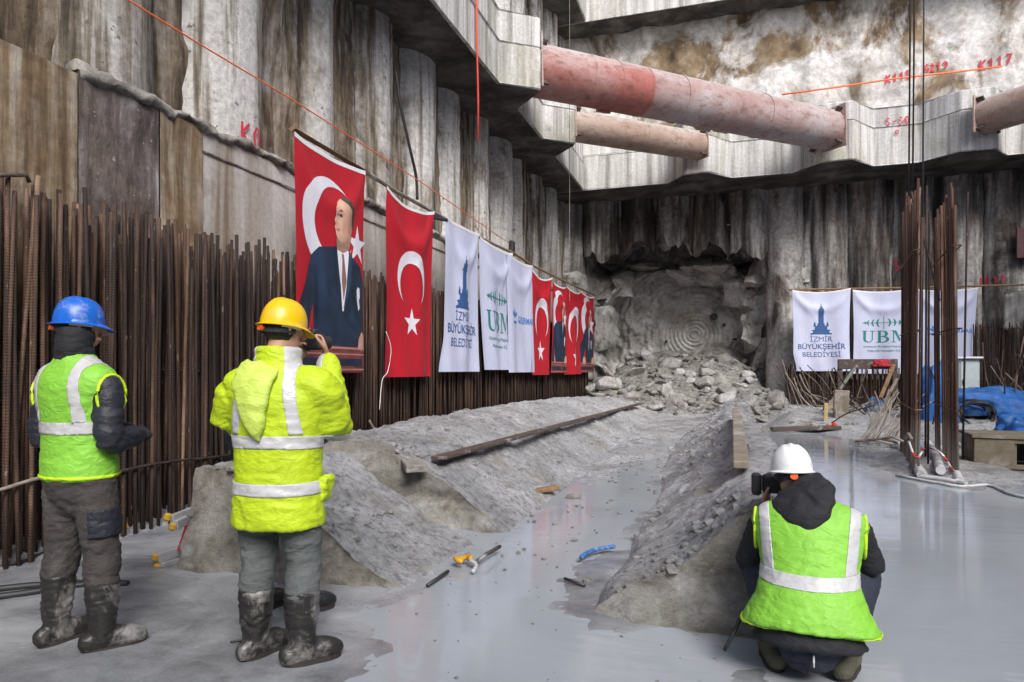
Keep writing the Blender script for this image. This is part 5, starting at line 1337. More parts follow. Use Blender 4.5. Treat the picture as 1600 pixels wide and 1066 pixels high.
def head_bm(M4):
    b = bmesh.new()
    prof = [(0, .028, .034, .058), (.018, .046, .052, .046), (.05, .058, .078, .022), (.09, .067, .092, .008), (.13, .073, .097, .002), (.17, .075, .099, -.004), (.205, .064, .086, -.008), (.23, .036, .05, -.01)]
    tube(b, [Vector((0, c, z)) for z, a, d, c in prof], [(a, d) for z, a, d, c in prof], 24, sub=3, up=UPY)
    tube(b, [(0, -.035, -.12), (0, -.02, -.04), (0, -.008, .06)], [(.062, .06), (.055, .055), (.055, .06)], 16, up=UPY)
    tube(b, [(0, .095, .135), (0, .108, .11), (0, .122, .083), (0, .100, .072)], [(.009, .012), (.012, .014), (.017, .014), (.012, .01)], 10, up=Vector((1, 0, 0)))
    tube(b, [(-.028, .088, .047), (0, .099, .048), (.028, .088, .047)], .010, 8, round_cap=True)
    tube(b, [(-.05, .082, .142), (-.025, .098, .147), (0, .098, .144), (.025, .098, .147), (.05, .082, .142)], .010, 8)
    for s in (-1, 1):
        tube(b, [(s*.074, -.012, .135), (s*.083, -.022, .128), (s*.085, -.024, .105), (s*.079, -.014, .085), (s*.072, -.006, .075)], [(.010, .014), (.012, .016), (.011, .014), (.009, .012), (.007, .008)], 8)
    bmesh.ops.transform(b, matrix=M4, verts=b.verts); return b
def hand_bm(w_, d, nrm, curl=.5, side=1, spread=.2):
    """palm and five bent fingers; w_ wrist, d direction of the palm, nrm back of the hand"""
    b = bmesh.new(); w_ = Vector(w_); d = Vector(d).normalized(); nrm = Vector(nrm); nrm = (nrm-d*nrm.dot(d)).normalized(); s = d.cross(nrm)*side
    tube(b, [w_-d*.02, w_+d*.03, w_+d*.085], [(.026, .018), (.037, .017), (.040, .014)], 14, up=nrm, round_cap=True)
    for k, (o, L, r) in enumerate(((-.032, .068, .0082), (-.011, .080, .0092), (.011, .075, .009), (.031, .06, .0078))):
        p = w_+d*.085+s*o; fd = (d+s*o*spread*8).normalized(); pts = [p-fd*.02]; a = 0
        c = curl*(1+.12*k)
        for q in (.45, .32, .23):
            pts.append(pts[-1]+(fd*math.cos(a)-nrm*math.sin(a))*L*q*1.15); a += c
        tube(b, pts, [r*1.1, r*1.05, r, r*.85], 8, round_cap=True, sub=2, up=s)
    p = w_+d*.028-s*.03; a = (d*.55-s*.8-nrm*.25).normalized()
    tube(b, [p, p+a*.035, p+a*.06+d*.02-nrm*.012, p+a*.066+d*.042-nrm*.02], [.013, .0115, .0105, .009], 8, round_cap=True, sub=2, up=nrm)
    return b

def cloth_mat(name, col, rough=.75, var=.14, dirt=None, bump=.012, freq=9):
    m, nt_, b = newmat(name); N = NT(nt_); p = N.pos()
    c = N.mix(1.0, col, N.ramp(N.noise(p, 5, 6, .65), [(.3, (1-var,)*3), (.7, (1+var*.6,)*3)]), 'MULTIPLY')
    if dirt:
        q = N.noise(N.scl(p, (1, 1, dirt[3] if len(dirt) > 3 else 1)), dirt[0], 8, .72, .6)
        c = N.mix(N.maprange(q, dirt[1], dirt[1]+.14, 0, .85), c, dirt[2])
    N.l(c, b.inputs['Base Color']); b.inputs['Roughness'].default_value = rough
    n1 = N.noise(N.scl(p, (1, 1, 1.7)), freq*.55, 2, .5, 1.3); n2 = N.noise(N.scl(p, (1.4, 1.4, 2.6)), freq*.9, 2, .5, 1.0)
    r1 = N.math('POWER', N.math('SUBTRACT', 1.0, N.math('ABSOLUTE', N.math('MULTIPLY', N.math('SUBTRACT', n1, .5), 3.4))), 2.0)
    r2 = N.math('POWER', N.math('SUBTRACT', 1.0, N.math('ABSOLUTE', N.math('MULTIPLY', N.math('SUBTRACT', n2, .5), 3.4))), 3.0)
    h = N.math('ADD', N.math('ADD', N.math('MULTIPLY', r1, .7), N.math('MULTIPLY', r2, .45)), N.math('MULTIPLY', N.noise(p, 90, 4, .6), .14))
    N.l(N.bump(h, .45, bump*.7), b.inputs['Normal']); return m
M['vest'] = cloth_mat('lime_vest_cloth', (.215, .52, .045), .6, .10)
M['hiviz'] = cloth_mat('yellow_jacket_cloth', (.45, .60, .012), .6, .12, dirt=(3.2, .64, (.42, .55, .04)))
M['hood_lining'] = cloth_mat('pale_hood_cloth', (.50, .64, .10), .6, .1)
M['piping'] = cloth_mat('yellow_edging', (.55, .80, .02), .6, .05)
M['reflect'] = cloth_mat('silver_reflective_tape', (.50, .50, .51), .38, .07, bump=.004, freq=16, dirt=(7, .62, (.45, .45, .44)))
M['navycoat'] = cloth_mat('dark_quilted_cloth', (.016, .018, .028), .6, .3, dirt=(5, .64, (.07, .07, .085)))
M['blackcoat'] = cloth_mat('black_cloth', (.010, .011, .015), .8, .3)
M['trouser'] = cloth_mat('dirty_dark_trousers', (.050, .044, .042), .85, .3, dirt=(4.5, .55, (.115, .105, .10)))
M['trouser_grey'] = cloth_mat('grey_green_trousers', (.095, .105, .105), .85, .22, dirt=(5, .60, (.19, .195, .19)))
M['jeans'] = cloth_mat('dark_jeans', (.020, .026, .045), .85, .3)
M['khaki'] = cloth_mat('khaki_trousers', (.10, .095, .065), .85, .3, dirt=(6, .58, (.2, .19, .16)))
M['boot'] = cloth_mat('cement_smeared_rubber', (.020, .019, .018), .45, .3, dirt=(5.5, .50, (.26, .25, .24), .6), bump=.006)
M['boot_foot'] = cloth_mat('black_rubber', (.016, .016, .016), .4, .3, dirt=(7, .60, (.2, .2, .195)), bump=.005)
M['sole'] = plain('rubber_sole', (.03, .024, .022), .7, .3)
M['skin'] = plain('skin', (.46, .25, .175), .5, .1, 20)
M['hairblack'] = cloth_mat('dark_hair', (.010, .008, .007), .6, .3, bump=.006, freq=40)
M['eye'] = plain('dark_eye', (.03, .02, .015), .2)
def helmet_mat(name, c):
    m, nt_, b = newmat(name); N = NT(nt_); p = N.pos()
    q = N.noise(p, 14, 8, .7, .4); cc = N.mix(N.maprange(q, .54, .70, 0, .6), c, (.42, .41, .39))
    N.l(cc, b.inputs['Base Color']); N.l(N.maprange(q, .4, .7, .26, .5), b.inputs['Roughness'])
    return m
M['h_blue'] = helmet_mat('blue_helmet_plastic', (.008, .11, .50)); M['h_yellow'] = helmet_mat('yellow_helmet_plastic', (.76, .46, .004)); M['h_white'] = helmet_mat('white_helmet_plastic', (.74, .75, .75))
M['knob'] = plain('orange_knob', (.75, .11, .02), .45)

def helmet(root, M4, mat, knobdir=0, rear_drop=.0):
    n, m = 64, 18; rx, ry, hz = .102, .120, .134; z0 = .122; b = bmesh.new(); rows = []
    prof = [(1.0+.0, 0)]
    def P(th, k):
        c, s = math.cos(th), math.sin(th)
        if k < 3:                                       # brim
            wf = .012+.040*max(0, s)**2.2+.010*max(0, -s)**3
            f = (2-k)/2; dz = -.010*f-.020*f*max(0, s)**2-.006*max(0, -s)**2
            return Vector((c*(rx+wf*f), s*(ry+wf*f)-.006, z0+dz))
        ph = (k-2)/(m-2)*math.pi/2; cp = math.cos(ph)**.78; sp = math.sin(ph)**.95
        x, y, z = c*rx*cp, s*ry*cp-.006, z0+hz*sp
        for cx, a in ((0, .007), (.038, .004), (-.038, .004)):
            z += a*math.exp(-((x-cx)/.012)**2)*sstep(.2, .8, sp)*(1-.5*max(0, s))
        return Vector((x, y, z))
    for k in range(m+1): rows.append([b.verts.new(P(2*math.pi*i/n, k)) for i in range(n)])
    for A, B in zip(rows, rows[1:]):
        for i in range(n): b.faces.new((A[i], A[(i+1) % n], B[(i+1) % n], B[i]))
    bmesh.ops.remove_doubles(b, verts=b.verts, dist=1e-4); bmesh.ops.recalc_face_normals(b, faces=b.faces[:])
    bmesh.ops.solidify(b, geom=b.faces[:], thickness=.004)
    bmesh.ops.transform(b, matrix=M4, verts=b.verts)
    h = mk('helmet', b, mat, root, smooth=True, local=True, angle=50)
    def arc(a0, a1, rx_, ry_, z, hgt, nm, mat_, zz=0):
        b = bmesh.new(); k = 24
        pts = [Vector((rx_*math.cos(R(lerp(a0, a1, i/k))), ry_*math.sin(R(lerp(a0, a1, i/k)))-.008, z+zz*math.sin(math.pi*i/k))) for i in range(k+1)]
        V = [[b.verts.new(p+Vector((0, 0, dz))) for dz in (-hgt/2, hgt/2)] for p in pts]
        for A, B in zip(V, V[1:]): b.faces.new((A[0], B[0], B[1], A[1]))
        bmesh.ops.recalc_face_normals(b, faces=b.faces[:]); bmesh.ops.solidify(b, geom=b.faces[:], thickness=.005)
        bmesh.ops.transform(b, matrix=M4, verts=b.verts); return mk(nm, b, mat_, h, smooth=True, local=True, angle=40)
    arc(170, 370, .090, .112, .098, .036, 'headband', M['blackcoat'], -.012)
    arc(330, 385, .094, .116, .112, .020, 'strap', M['whitepaint']); arc(155, 210, .094, .116, .112, .020, 'strap', M['whitepaint'])
    b = bmesh.new(); tube(b, [(0, -.112, .088), (0, -.136, .088)], .019, 10, flat=.85, up=Vector((0, 0, 1))); bmesh.ops.transform(b, matrix=M4, verts=b.verts)
    mk('ratchet_knob', b, M['knob'], h, smooth=True, local=True, angle=40)
    return h
def hair(root, M4, mat, name='hair', low=.03, big=1.0, front=.035):
    b = bmesh.new(); bmesh.ops.create_uvsphere(b, u_segments=32, v_segments=24, radius=1)
    for v in b.verts: v.co = Vector((v.co.x*.081*big, v.co.y*.105*big-.010, .128+v.co.z*.115*big))
    bmesh.ops.bisect_plane(b, geom=b.verts[:]+b.edges[:]+b.faces[:], plane_co=Vector((0, front, .13)), plane_no=Vector((0, -1, .35)), clear_inner=True)
    bmesh.ops.bisect_plane(b, geom=b.verts[:]+b.edges[:]+b.faces[:], plane_co=Vector((0, -.05, low)), plane_no=Vector((0, .25, 1)), clear_inner=True)
    for v in b.verts: v.co += v.normal*.003*noise.noise(v.co*60)
    bmesh.ops.transform(b, matrix=M4, verts=b.verts); return mk(name, b, mat, root, smooth=True, local=True)
def boot(root, top, ank, yaw, hgt, lean=(0, 0), mat=None, r=1.0):
    x, y = ank; Rz = Matrix.Rotation(yaw, 3, 'Z'); b = bmesh.new()
    T = Vector(top); A = Vector((x, y, .10))
    tube(b, [A+(T-A)*k for k in (1, .8, .55, .3, 0)]+[Vector((x, y, .05))], [.078*r, .075*r, .073*r, .066*r, .058*r, .054*r], 18, up=UPL, sub=2)
    f = lambda q: Vector((x, y, 0))+Rz @ Vector(q)
    tube(b, [f((0, -.065, .058)), f((0, .02, .062)), f((0, .085, .062)), f((0, .135, .056)), f((0, .165, .050))], [(.047, .056), (.051, .062), (.053, .058), (.054, .052), (.046, .044)], 16, round_cap=True, sub=2, up=Vector((0, 0, 1)))
    b = sculpt(b, .009, 3)
    def msk(c): return .4+sstep(.1, .2, c.z)
    wrinkle(b, .007, 11, x*9+y, (1, 1, 2.4), msk)
    bmesh.ops.bisect_plane(b, geom=b.verts[:]+b.edges[:]+b.faces[:], plane_co=Vector((0, 0, .022)), plane_no=Vector((0, 0, 1)), clear_inner=True)
    o = mk('boot', b, mat or M['boot'], root, smooth=True, local=True)
    s = bmesh.new()
    out = []
    for k in range(28):
        a = 2*math.pi*k/28; c, d = math.cos(a), math.sin(a)
        wd = .050+.008*max(0, d)-.006*max(0, 1-abs(d-.1)*4); out.append(f((c*wd*1.0, .055+abs(d)**.8*(1 if d > 0 else -1)*.142, 0)))
    prism(s, [(p.x, p.y) for p in out], .002, .030); bmesh.ops.recalc_face_normals(s, faces=s.faces[:])
    mk('sole', s, M['sole'], o, local=True)
    return o

def person(name_label, loc, rz, sk, cfg):
    root = empty('person', loc, name_label, 'person', rz=rz)
    HM = Matrix.Translation(Vector(sk['chin'])) @ Matrix.Rotation(cfg.get('hyaw', 0), 4, 'Z') @ Matrix.Rotation(cfg.get('hpitch', 0), 4, 'X') @ Matrix.Rotation(cfg.get('hroll', 0), 4, 'Y')
    b = head_bm(HM)
    tube(b, sk['spine'], cfg['spine_r'], 20, up=UPY, sub=2)
    for s in 'LR':
        sh, el, wr = (Vector(sk[k+s]) for k in ('sh', 'el', 'wr')); c = Vector(sk['spine'][-2])
        tube(b, [c.lerp(sh, .4), sh, sh.lerp(el, .5), el, el.lerp(wr, .4), wr], [.05, .052, .045, .038, .037, .026], 12, up=UPL, sub=2, round_cap=True)
        hd, hn, cu = sk['hand'+s]; add_bm(b, hand_bm(wr+Vector(hd).normalized()*.02, hd, hn, cu, 1 if s == 'R' else -1))
        hp, kn, an = (Vector(sk[k+s]) for k in ('hp', 'kn', 'an'))
        tube(b, [hp, hp.lerp(kn, .45), kn, kn.lerp(an, .35), an], [.078, .07, .05, .048, .036], 14, up=UPL, sub=2, round_cap=True)
        fd = Matrix.Rotation(cfg['fyaw'+s], 3, 'Z') @ Vector((0, .13, 0)); tube(b, [an-fd*.3-Vector((0, 0, .03)), an+fd*.4-Vector((0, 0, .04)), an+fd*1.2-Vector((0, 0, .05))], [.032, .034, .026], 10, up=UPL, round_cap=True)
    b = sculpt(b, .0062, 2)
    body = mk('body', b, M['skin'], root, smooth=True, local=True)
    for s in (-1, 1):
        e = bmesh.new(); bmesh.ops.create_uvsphere(e, u_segments=12, v_segments=8, radius=.011)
        bmesh.ops.transform(e, matrix=HM @ Matrix.Translation((s*.031, .088, .122)), verts=e.verts); mk('eye', e, M['eye'], body, smooth=True, local=True)
    # trousers
    t = bmesh.new()
    tube(t, cfg['seat'], cfg['seat_r'], 20, up=UPY, sub=2, round_cap=True)
    for s in 'LR':
        hp, kn, an = (Vector(sk[k+s]) for k in ('hp', 'kn', 'an')); L = cfg['leg_r']
        bt = Vector(cfg['boot_top'+s]); e = bt.lerp(kn, -.12)
        tube(t, [hp, hp.lerp(kn, .5), kn, kn.lerp(bt, .6), e], L, 18, up=UPL, sub=3, round_cap=True)
    t = sculpt(t, .011, 5); wrinkle(t, .007, 8.5, loc[0], (1, 1, 1.9)); wrinkle(t, .005, 19, loc[1], (1, 1, 2.2))
    tr = mk('trousers', t.copy(), cfg['trouser'], root, smooth=True, local=True)
    if cfg.get('pocket'):
        for p in cfg['pocket']: mk('cargo_pocket', band(t, *p), M['navycoat'], tr, smooth=True, local=True)
    t.free()
    for s in 'LR': boot(root, cfg['boot_top'+s], (sk['an'+s][0], sk['an'+s][1]), cfg['fyaw'+s], 0, mat=cfg.get('bootmat'), r=cfg.get('bootr', 1))
    # coat with sleeves
    c = bmesh.new(); tube(c, cfg['coat'], cfg['coat_r'], 28, up=UPY, sub=3)
    for s in 'LR':
        sh, el, wr = (Vector(sk[k+s]) for k in ('sh', 'el', 'wr')); q = cfg['sleeve']
        ctr = Vector(sk['spine'][-2])
        tube(c, [ctr.lerp(sh, .35), sh, sh.lerp(el, .5), el, el.lerp(wr, .5), el.lerp(wr, .97)], [q[0]*.95, q[0], q[1], q[2], q[3], q[4]], 18, up=UPL, sub=3, round_cap=True)
    c = sculpt(c, .011, 5)
    if cfg.get('quilt'):
        for v, n in [(v, v.normal.copy()) for v in c.verts]: v.co += n*.009*(abs(math.sin(v.co.z*math.pi/.085+v.co.x*2))**.5-.6)
        c.normal_update()
    wrinkle(c, cfg.get('coat_w', .0045), cfg.get('coat_f', 7), loc[0]*3, (1, 1, 2.0)); wrinkle(c, .004, 17, 3, (1, 1, 2))
    coat = mk('jacket', c.copy(), cfg['coatmat'], root, smooth=True, local=True)
    cs = bmesh.new()
    shell, sparent = c, coat
    if cfg.get('vest'):
        v = bmesh.new(); tube(v, cfg['vest'], cfg['vest_r'], 32, up=UPY, sub=4); v = sculpt(v, .010, 4)
        wrinkle(v, .004, 7.5, loc[0]*5, (1, 1, 1.8)); wrinkle(v, .0035, 16, 8, (1.2, 1, 1.8))
        sparent = mk('vest', v.copy(), M['vest'], root, smooth=True, local=True); shell = v
        for s, sg in (('L', -1), ('R', 1)):
            sh = Vector(sk['sh'+s]); e = bmesh.new(); q = cfg['armhole']
            ctr = Vector((sg*q[0], sh.y+q[4], sh.z+q[3]))
            pts = [ctr+Vector((sg*.014*math.sin(a*1)+sg*q[5]*math.sin(a), q[1]*math.cos(a), q[2]*math.sin(a))) for a in [k*math.pi/12 for k in range(24)]]
            tube(e, pts+[pts[0]], .008, 6); mk('edging', e, M['piping'], sparent, smooth=True, local=True)
        zs = min(Vector(p).z for p in cfg['vest'])+.012
        mk('edging', band(v, [((0, 0, zs), (0, 0, 1)), ((0, 0, zs+.016), (0, 0, -1))], .004), M['piping'], sparent, smooth=True, local=True)
    for pl, fl in cfg['stripes']:
        mk('reflective_stripe', band(shell, pl, .0035, fl), M['reflect'], sparent, smooth=True, local=True)
    shell.free()
    if shell is not c: c.free()
    if cfg.get('helmet'): helmet(root, HM, cfg['helmet'])
    return root, HM, coat
def hb(z0, z1, tilt=0): return ([((0, 0, z0), (0, -tilt, 1)), ((0, 0, z1), (0, tilt, -1))], None)
def strap(x0t, x0b, wd, zt, zb, sg, filt=None):
    """sloping strap between heights zb and zt on side sg"""
    dx = (x0t-x0b)/(zt-zb)
    return ([((sg*x0b, 0, zb), (sg*1, 0, -dx)), ((sg*(x0b+wd), 0, zb), (-sg*1, 0, dx)), ((0, 0, zb), (0, 0, 1))], filt)
# ---- man in the blue helmet
sk = dict(chin=(-.015, .005, 1.572), spine=[(0, 0, .92), (0, 0, 1.08), (0, -.01, 1.28), (0, -.015, 1.41), (0, -.02, 1.52)],
  shL=(-.195, -.005, 1.365), shR=(.195, -.005, 1.365), elL=(-.25, -.02, 1.09), elR=(.25, -.03, 1.09), wrL=(-.10, .24, 1.10), wrR=(.20, .165, 1.10),
  handL=((.6, .5, 0), (-.5, .5, .5), .9), handR=((-.35, .8, .1), (.6, .2, .7), .9),
  hpL=(-.10, 0, .90), hpR=(.10, 0, .90), knL=(-.135, .015, .50), knR=(.135, .02, .50), anL=(-.16, -.01, .10), anR=(.15, .01, .10))
cfg = dict(hyaw=R(-26), hpitch=R(-4), spine_r=[(.14, .10), (.13, .095), (.155, .105), (.13, .085), (.055, .055)], fyawL=R(-6), fyawR=R(-32),
  seat=[(0, 0, .80), (0, -.01, .90), (0, -.005, 1.0)], seat_r=[(.15, .115), (.185, .14), (.17, .12)], leg_r=[.102, .096, .082, .083, .078], trouser=M['trouser'],
  boot_topL=(-.155, 0, .37), boot_topR=(.145, .01, .37), pocket=[([((0, 0, .60), (0, 0, 1)), ((0, 0, .74), (0, 0, -1)), ((.16, 0, 0), (1, 0, 0))], .010)],
  coat=[(0, 0, .90), (0, 0, 1.05), (0, -.01, 1.25), (0, -.015, 1.38), (0, -.02, 1.46), (0, -.02, 1.52), (0, -.018, 1.565)], coat_r=[(.185, .135), (.18, .13), (.19, .13), (.17, .105), (.10, .08), (.082, .078), (.080, .078)],
  sleeve=[.068, .068, .063, .057, .05], coatmat=M['navycoat'], quilt=True,
  vest=[(0, 0, .885), (0, 0, .97), (0, 0, 1.08), (0, -.005, 1.2), (0, -.01, 1.31), (0, -.015, 1.39), (0, -.018, 1.445), (0, -.02, 1.49), (0, -.02, 1.53)],
  vest_r=[(.205, .155), (.205, .152), (.198, .146), (.202, .145), (.232, .150), (.242, .142), (.218, .120), (.125, .095), (.088, .085)],
  armhole=(.232, .082, .105, -.045, .0, -.012),
  stripes=[hb(1.125, 1.185), strap(.10, .115, .052, 1.46, 1.185, 1), strap(.10, .115, .052, 1.46, 1.185, -1)], helmet=M['h_blue'])
p1, HM1, _ = person('man in a blue helmet and lime vest with dark quilted sleeves at the left', (-3.215, 2.655, 0), R(-2), sk, cfg)
hair(p1, HM1, M['blackcoat'], 'balaclava', -.03, 1.09, .05)
b = bmesh.new(); tube(b, [(0, -.03, 1.48), (0, -.035, 1.55), (0, -.02, 1.62), (0, -.012, 1.66)], [(.078, .076), (.082, .082), (.080, .088), (.078, .086)], 22, up=UPY, sub=3)
b = sculpt(b, .01, 3); wrinkle(b, .008, 14, 4); mk('neck_warmer', b, M['blackcoat'], p1, smooth=True, local=True)
for s, sg in (('L', -1), ('R', 1)):
    wr = Vector(sk['wr'+s]); hd_, hn, cu = sk['hand'+s]; g = hand_bm(wr+Vector(hd_).normalized()*.02, hd_, hn, cu, sg)
    tube(g, [wr-(wr-Vector(sk['el'+s])).normalized()*.03, wr+Vector(hd_).normalized()*.03], [.036, .034], 14, up=UPL, round_cap=True)
    g = sculpt(g, .005, 1); g.normal_update()
    for v, n in [(v, v.normal.copy()) for v in g.verts]: v.co += n*.0045
    mk('glove', g, M['navycoat'], p1, smooth=True, local=True)
# ---- man in the yellow jacket
sk = dict(chin=(0, .03, 1.552), spine=[(0, 0, .92), (0, 0, 1.08), (0, -.01, 1.26), (0, -.01, 1.38), (0, -.005, 1.50)],
  shL=(-.215, .0, 1.36), shR=(.215, .0, 1.36), elL=(-.305, .07, 1.18), elR=(.24, .13, 1.16), wrL=(-.09, .30, 1.47), wrR=(.13, .285, 1.50),
  handL=((.35, .1, .6), (-.6, .6, .2), .75), handR=((-.25, .05, .8), (.75, .45, .2), .75),
  hpL=(-.105, 0, .88), hpR=(.105, 0, .88), knL=(-.115, .02, .49), knR=(.12, .03, .49), anL=(-.125, .01, .10), anR=(.135, -.02, .10))
sv = hb(1.065, 1.125, -.05); s2 = hb(.845, .905)
cfg = dict(hyaw=R(-30), hpitch=R(-9), spine_r=[(.16, .12), (.15, .115), (.17, .12), (.14, .09), (.058, .056)], fyawL=R(-20), fyawR=R(-48),
  seat=[(0, 0, .78), (0, -.01, .90), (0, -.005, 1.0)], seat_r=[(.165, .13), (.20, .15), (.19, .14)], leg_r=[.108, .100, .084, .082, .078], trouser=M['trouser_grey'],
  boot_topL=(-.122, 0, .36), boot_topR=(.13, -.01, .36),
  coat=[(0, 0, .68), (0, 0, .80), (0, 0, .95), (0, 0, 1.08), (0, -.005, 1.22), (0, -.01, 1.33), (0, -.01, 1.41), (0, -.008, 1.46), (0, -.002, 1.51), (0, .002, 1.555)],
  coat_r=[(.232, .176), (.226, .172), (.216, .166), (.220, .165), (.235, .160), (.232, .148), (.180, .122), (.118, .105), (.106, .104), (.108, .108)],
  sleeve=[.098, .096, .090, .076, .055], coatmat=M['hiviz'], coat_w=.0075, coat_f=6.5,
  stripes=[sv, s2, strap(.085, .13, .055, 1.44, 1.14, 1, lambda c, n: c.z > 1.12 and c.x < .20), strap(.085, .13, .055, 1.44, 1.14, -1, lambda c, n: c.z > 1.12 and c.x > -.20)], helmet=M['h_yellow'], bootr=1.08)
p2, HM2, coat2 = person('stout man in a yellow helmet and long yellow jacket raising a camera to his face', (-2.13, 2.84, 0), R(8), sk, cfg)
hair(p2, HM2, M['hairblack'], 'hair', .035, 1.0, .03)
b = bmesh.new()
tube(b, [(-.03, -.118, 1.47), (-.04, -.165, 1.40), (-.03, -.188, 1.28), (-.01, -.19, 1.17), (0, -.186, 1.12)], [(.10, .020), (.105, .028), (.075, .030), (.038, .026), (.012, .012)], 24, up=UPY, sub=4, round_cap=True)
b = sculpt(b, .008, 4); wrinkle(b, .010, 8, 2, (1, 1, 1)); hd = mk('hood', b, M['hood_lining'], coat2, smooth=True, local=True)
b = bmesh.new(); tube(b, [(.105*math.cos(a), -.004+.100*math.sin(a), 1.472) for a in [math.pi+k*math.pi/10 for k in range(11)]], .006, 6); mk('collar_seam', b, M['blackcoat'], coat2, smooth=True, local=True)
# pocket flap at the right hem
b = bmesh.new(); box(b, (.225, .05, .86), (.045, .11, .13), Matrix.Rotation(R(14), 3, 'Y'), .012); b = sculpt(b, .008, 2); wrinkle(b, .008, 12, 1); mk('pocket', b, M['hiviz'], coat2, smooth=True, local=True)
# the camera he holds: a thing of its own
w2 = Matrix.Translation((-2.13, 2.84, 0)) @ Matrix.Rotation(R(8), 4, 'Z')
cp = w2 @ Vector((.045, .30, 1.60))
t = empty('camera', cp, 'small black camera held up by the man in the yellow jacket', 'camera', rz=R(-14))
b = bmesh.new(); box(b, (0, 0, 0), (.135, .05, .085), None, .01); mk('body', b, M['darkmetal'], t, local=True)
b = bmesh.new(); tube(b, [(0, .02, 0), (0, .10, 0)], [.034, .036], 20); mk('lens', b, M['cable'], t, smooth=True, local=True, angle=40)
b = bmesh.new(); box(b, (0, -.005, .055), (.05, .045, .03), None, .008); mk('viewfinder', b, M['darkmetal'], t, local=True)
b = bmesh.new(); box(b, (.0, -.026, -.005), (.075, .004, .055)); mk('screen', b, plain('dark_glass', (.015, .015, .02), .15), t, local=True)
# ---- crouching photographer in the white helmet
sk = dict(chin=(-.075, .215, .808), spine=[(0, -.13, .24), (0, -.11, .37), (0, -.01, .55), (-.015, .09, .71), (-.05, .15, .80)],
  shL=(-.195, .085, .695), shR=(.195, .085, .695), elL=(-.285, .17, .45), elR=(.275, .19, .47), wrL=(-.22, .40, .68), wrR=(-.07, .42, .70),
  handL=((.1, .1, .8), (-.8, .3, .1), .7), handR=((-.1, .15, .8), (.8, .4, .1), .7),
  hpL=(-.10, -.12, .26), hpR=(.10, -.12, .26), knL=(-.25, .27, .44), knR=(.25, .27, .44), anL=(-.155, -.01, .10), anR=(.155, .0, .10))
cfg = dict(hyaw=R(6), hpitch=R(-10), hroll=R(-2), spine_r=[(.15, .12), (.14, .11), (.15, .11), (.13, .085), (.055, .055)], fyawL=R(14), fyawR=R(-14),
  seat=[(0, -.15, .17), (0, -.14, .26), (0, -.10, .38)], seat_r=[(.14, .11), (.185, .15), (.165, .13)], leg_r=[.10, .102, .088, .085, .075], trouser=M['jeans'],
  boot_topL=(-.175, .04, .24), boot_topR=(.175, .05, .24), bootmat=M['khaki'],
  coat=[(0, -.135, .185), (0, -.12, .28), (0, -.06, .45), (0, .0, .57), (0, .065, .68), (0, .11, .75), (0, .14, .80), (0, .165, .84)], coat_r=[(.25, .185), (.21, .165), (.185, .14), (.19, .13), (.175, .105), (.11, .085), (.09, .085), (.085, .085)],
  sleeve=[.068, .072, .070, .06, .045], coatmat=M['blackcoat'],
  vest=[(0, -.125, .245), (0, -.115, .285), (0, -.09, .36), (0, -.04, .465), (0, .0, .56), (0, .045, .65), (0, .075, .71), (0, .10, .755), (0, .125, .795)],
  vest_r=[(.305, .205), (.288, .20), (.248, .185), (.215, .160), (.225, .152), (.250, .146), (.264, .134), (.225, .112), (.11, .09)],
  armhole=(.245, .075, .10, -.045, .0, -.012),
  stripes=[hb(.455, .510), strap(.180, .150, .048, .77, .51, 1), strap(.180, .150, .048, .77, .51, -1)], helmet=M['h_white'])
p3, HM3, coat3 = person('crouching photographer in a white helmet, black hood and lime vest beside the pond', (.378, 3.52, 0), R(-6), sk, cfg)
hair(p3, HM3, M['hairblack'], 'hair', .06, .98, .03)
b = bmesh.new()
tube(b, [(-.05, .165, .855), (-.035, .075, .835), (-.015, -.02, .778), (.0, -.062, .715), (.004, -.080, .660)], [(.10, .045), (.150, .055), (.130, .046), (.065, .032), (.008, .010)], 28, up=UPY, sub=4, round_cap=True)
b = sculpt(b, .008, 4); wrinkle(b, .012, 8, 6, (1, 1, 1.3)); mk('hood', b, M['blackcoat'], coat3, smooth=True, local=True)
b = bmesh.new(); tube(b, [(.02, -.282, .185), (.02, -.285, .155), (.02, -.27, .13)], .004, 5); mk('seam', b, M['hem'], coat3, local=True)
w3 = Matrix.Translation((.378, 3.52, 0)) @ Matrix.Rotation(R(-6), 4, 'Z')
cp = w3 @ Vector((-.165, .38, .83))
t = empty('camera', cp, 'black camera with long lens held by the crouching photographer', 'camera', rz=R(4))
b = bmesh.new(); box(b, (0, 0, 0), (.14, .06, .10), None, .012); mk('body', b, M['darkmetal'], t, local=True)
b = bmesh.new(); tube(b, [(0, .03, 0), (0, .16, 0)], [.036, .042], 20); mk('lens', b, M['cable'], t, smooth=True, local=True, angle=40)
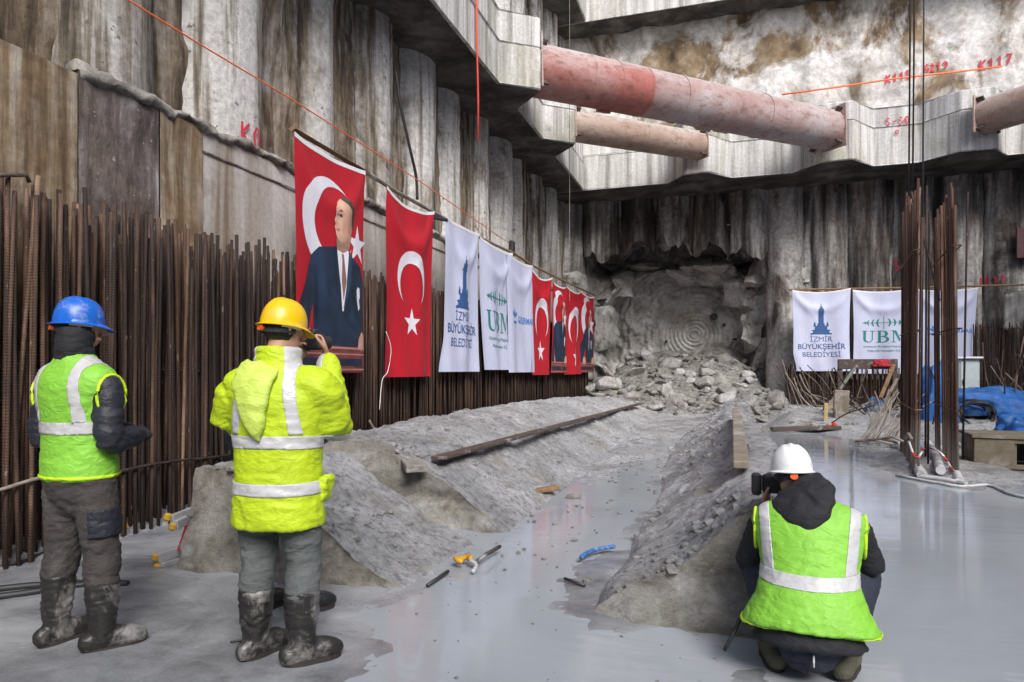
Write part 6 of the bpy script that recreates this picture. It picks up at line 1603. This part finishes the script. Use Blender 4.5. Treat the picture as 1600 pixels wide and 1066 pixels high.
b = bmesh.new(); box(b, (-.10, -.02, .0), (.05, .05, .12), None, .012); mk('grip', b, M['cable'], t, local=True)
a = w3 @ Vector((-.30, -.06, .25)); pts = [a, w3 @ Vector((-.335, -.12, .17)), w3 @ Vector((-.375, -.13, .085))]
line('strap', pts, .010, M['cable'], 'black strap hanging beside the crouching photographer', 'strap', 3)
# ---- man hidden behind the yellow jacket: only a dark sleeve and a boot show
sk = dict(chin=(0, .005, 1.53), spine=[(0, 0, .90), (0, 0, 1.06), (0, -.01, 1.25), (0, -.015, 1.37), (0, -.02, 1.48)],
  shL=(-.195, -.01, 1.36), shR=(.195, -.01, 1.36), elL=(-.26, -.03, 1.08), elR=(.24, -.02, 1.07), wrL=(-.28, .10, .88), wrR=(.10, .22, 1.05),
  handL=((.05, .3, -.9), (-.9, .1, 0), .5), handR=((-.5, .6, .1), (.5, .4, .7), .8),
  hpL=(-.10, 0, .88), hpR=(.10, 0, .88), knL=(-.115, .015, .49), knR=(.125, .02, .49), anL=(-.12, .0, .10), anR=(.13, .0, .10))
cfg = dict(hyaw=R(-10), hpitch=R(-4), spine_r=[(.14, .10), (.13, .095), (.155, .105), (.13, .085), (.055, .055)], fyawL=R(-20), fyawR=R(-50),
  seat=[(0, 0, .78), (0, -.01, .88), (0, -.005, .98)], seat_r=[(.15, .115), (.175, .135), (.165, .12)], leg_r=[.10, .098, .085, .082, .078], trouser=M['trouser'],
  boot_topL=(-.118, 0, .35), boot_topR=(.128, .01, .35), bootmat=M['boot_foot'],
  coat=[(0, 0, .82), (0, 0, 1.02), (0, -.01, 1.22), (0, -.015, 1.34), (0, -.02, 1.42), (0, -.02, 1.47), (0, -.018, 1.51)], coat_r=[(.19, .14), (.18, .135), (.19, .13), (.18, .115), (.11, .085), (.08, .078), (.08, .078)],
  sleeve=[.08, .075, .068, .06, .05], coatmat=M['navycoat'], quilt=True, stripes=[])
p4, HM4, _ = person('person in a dark jacket almost hidden behind the man in the yellow jacket', (-2.53, 3.40, 0), R(14), sk, cfg)
hair(p4, HM4, M['hairblack'], 'hair', .03, 1.0, .035)
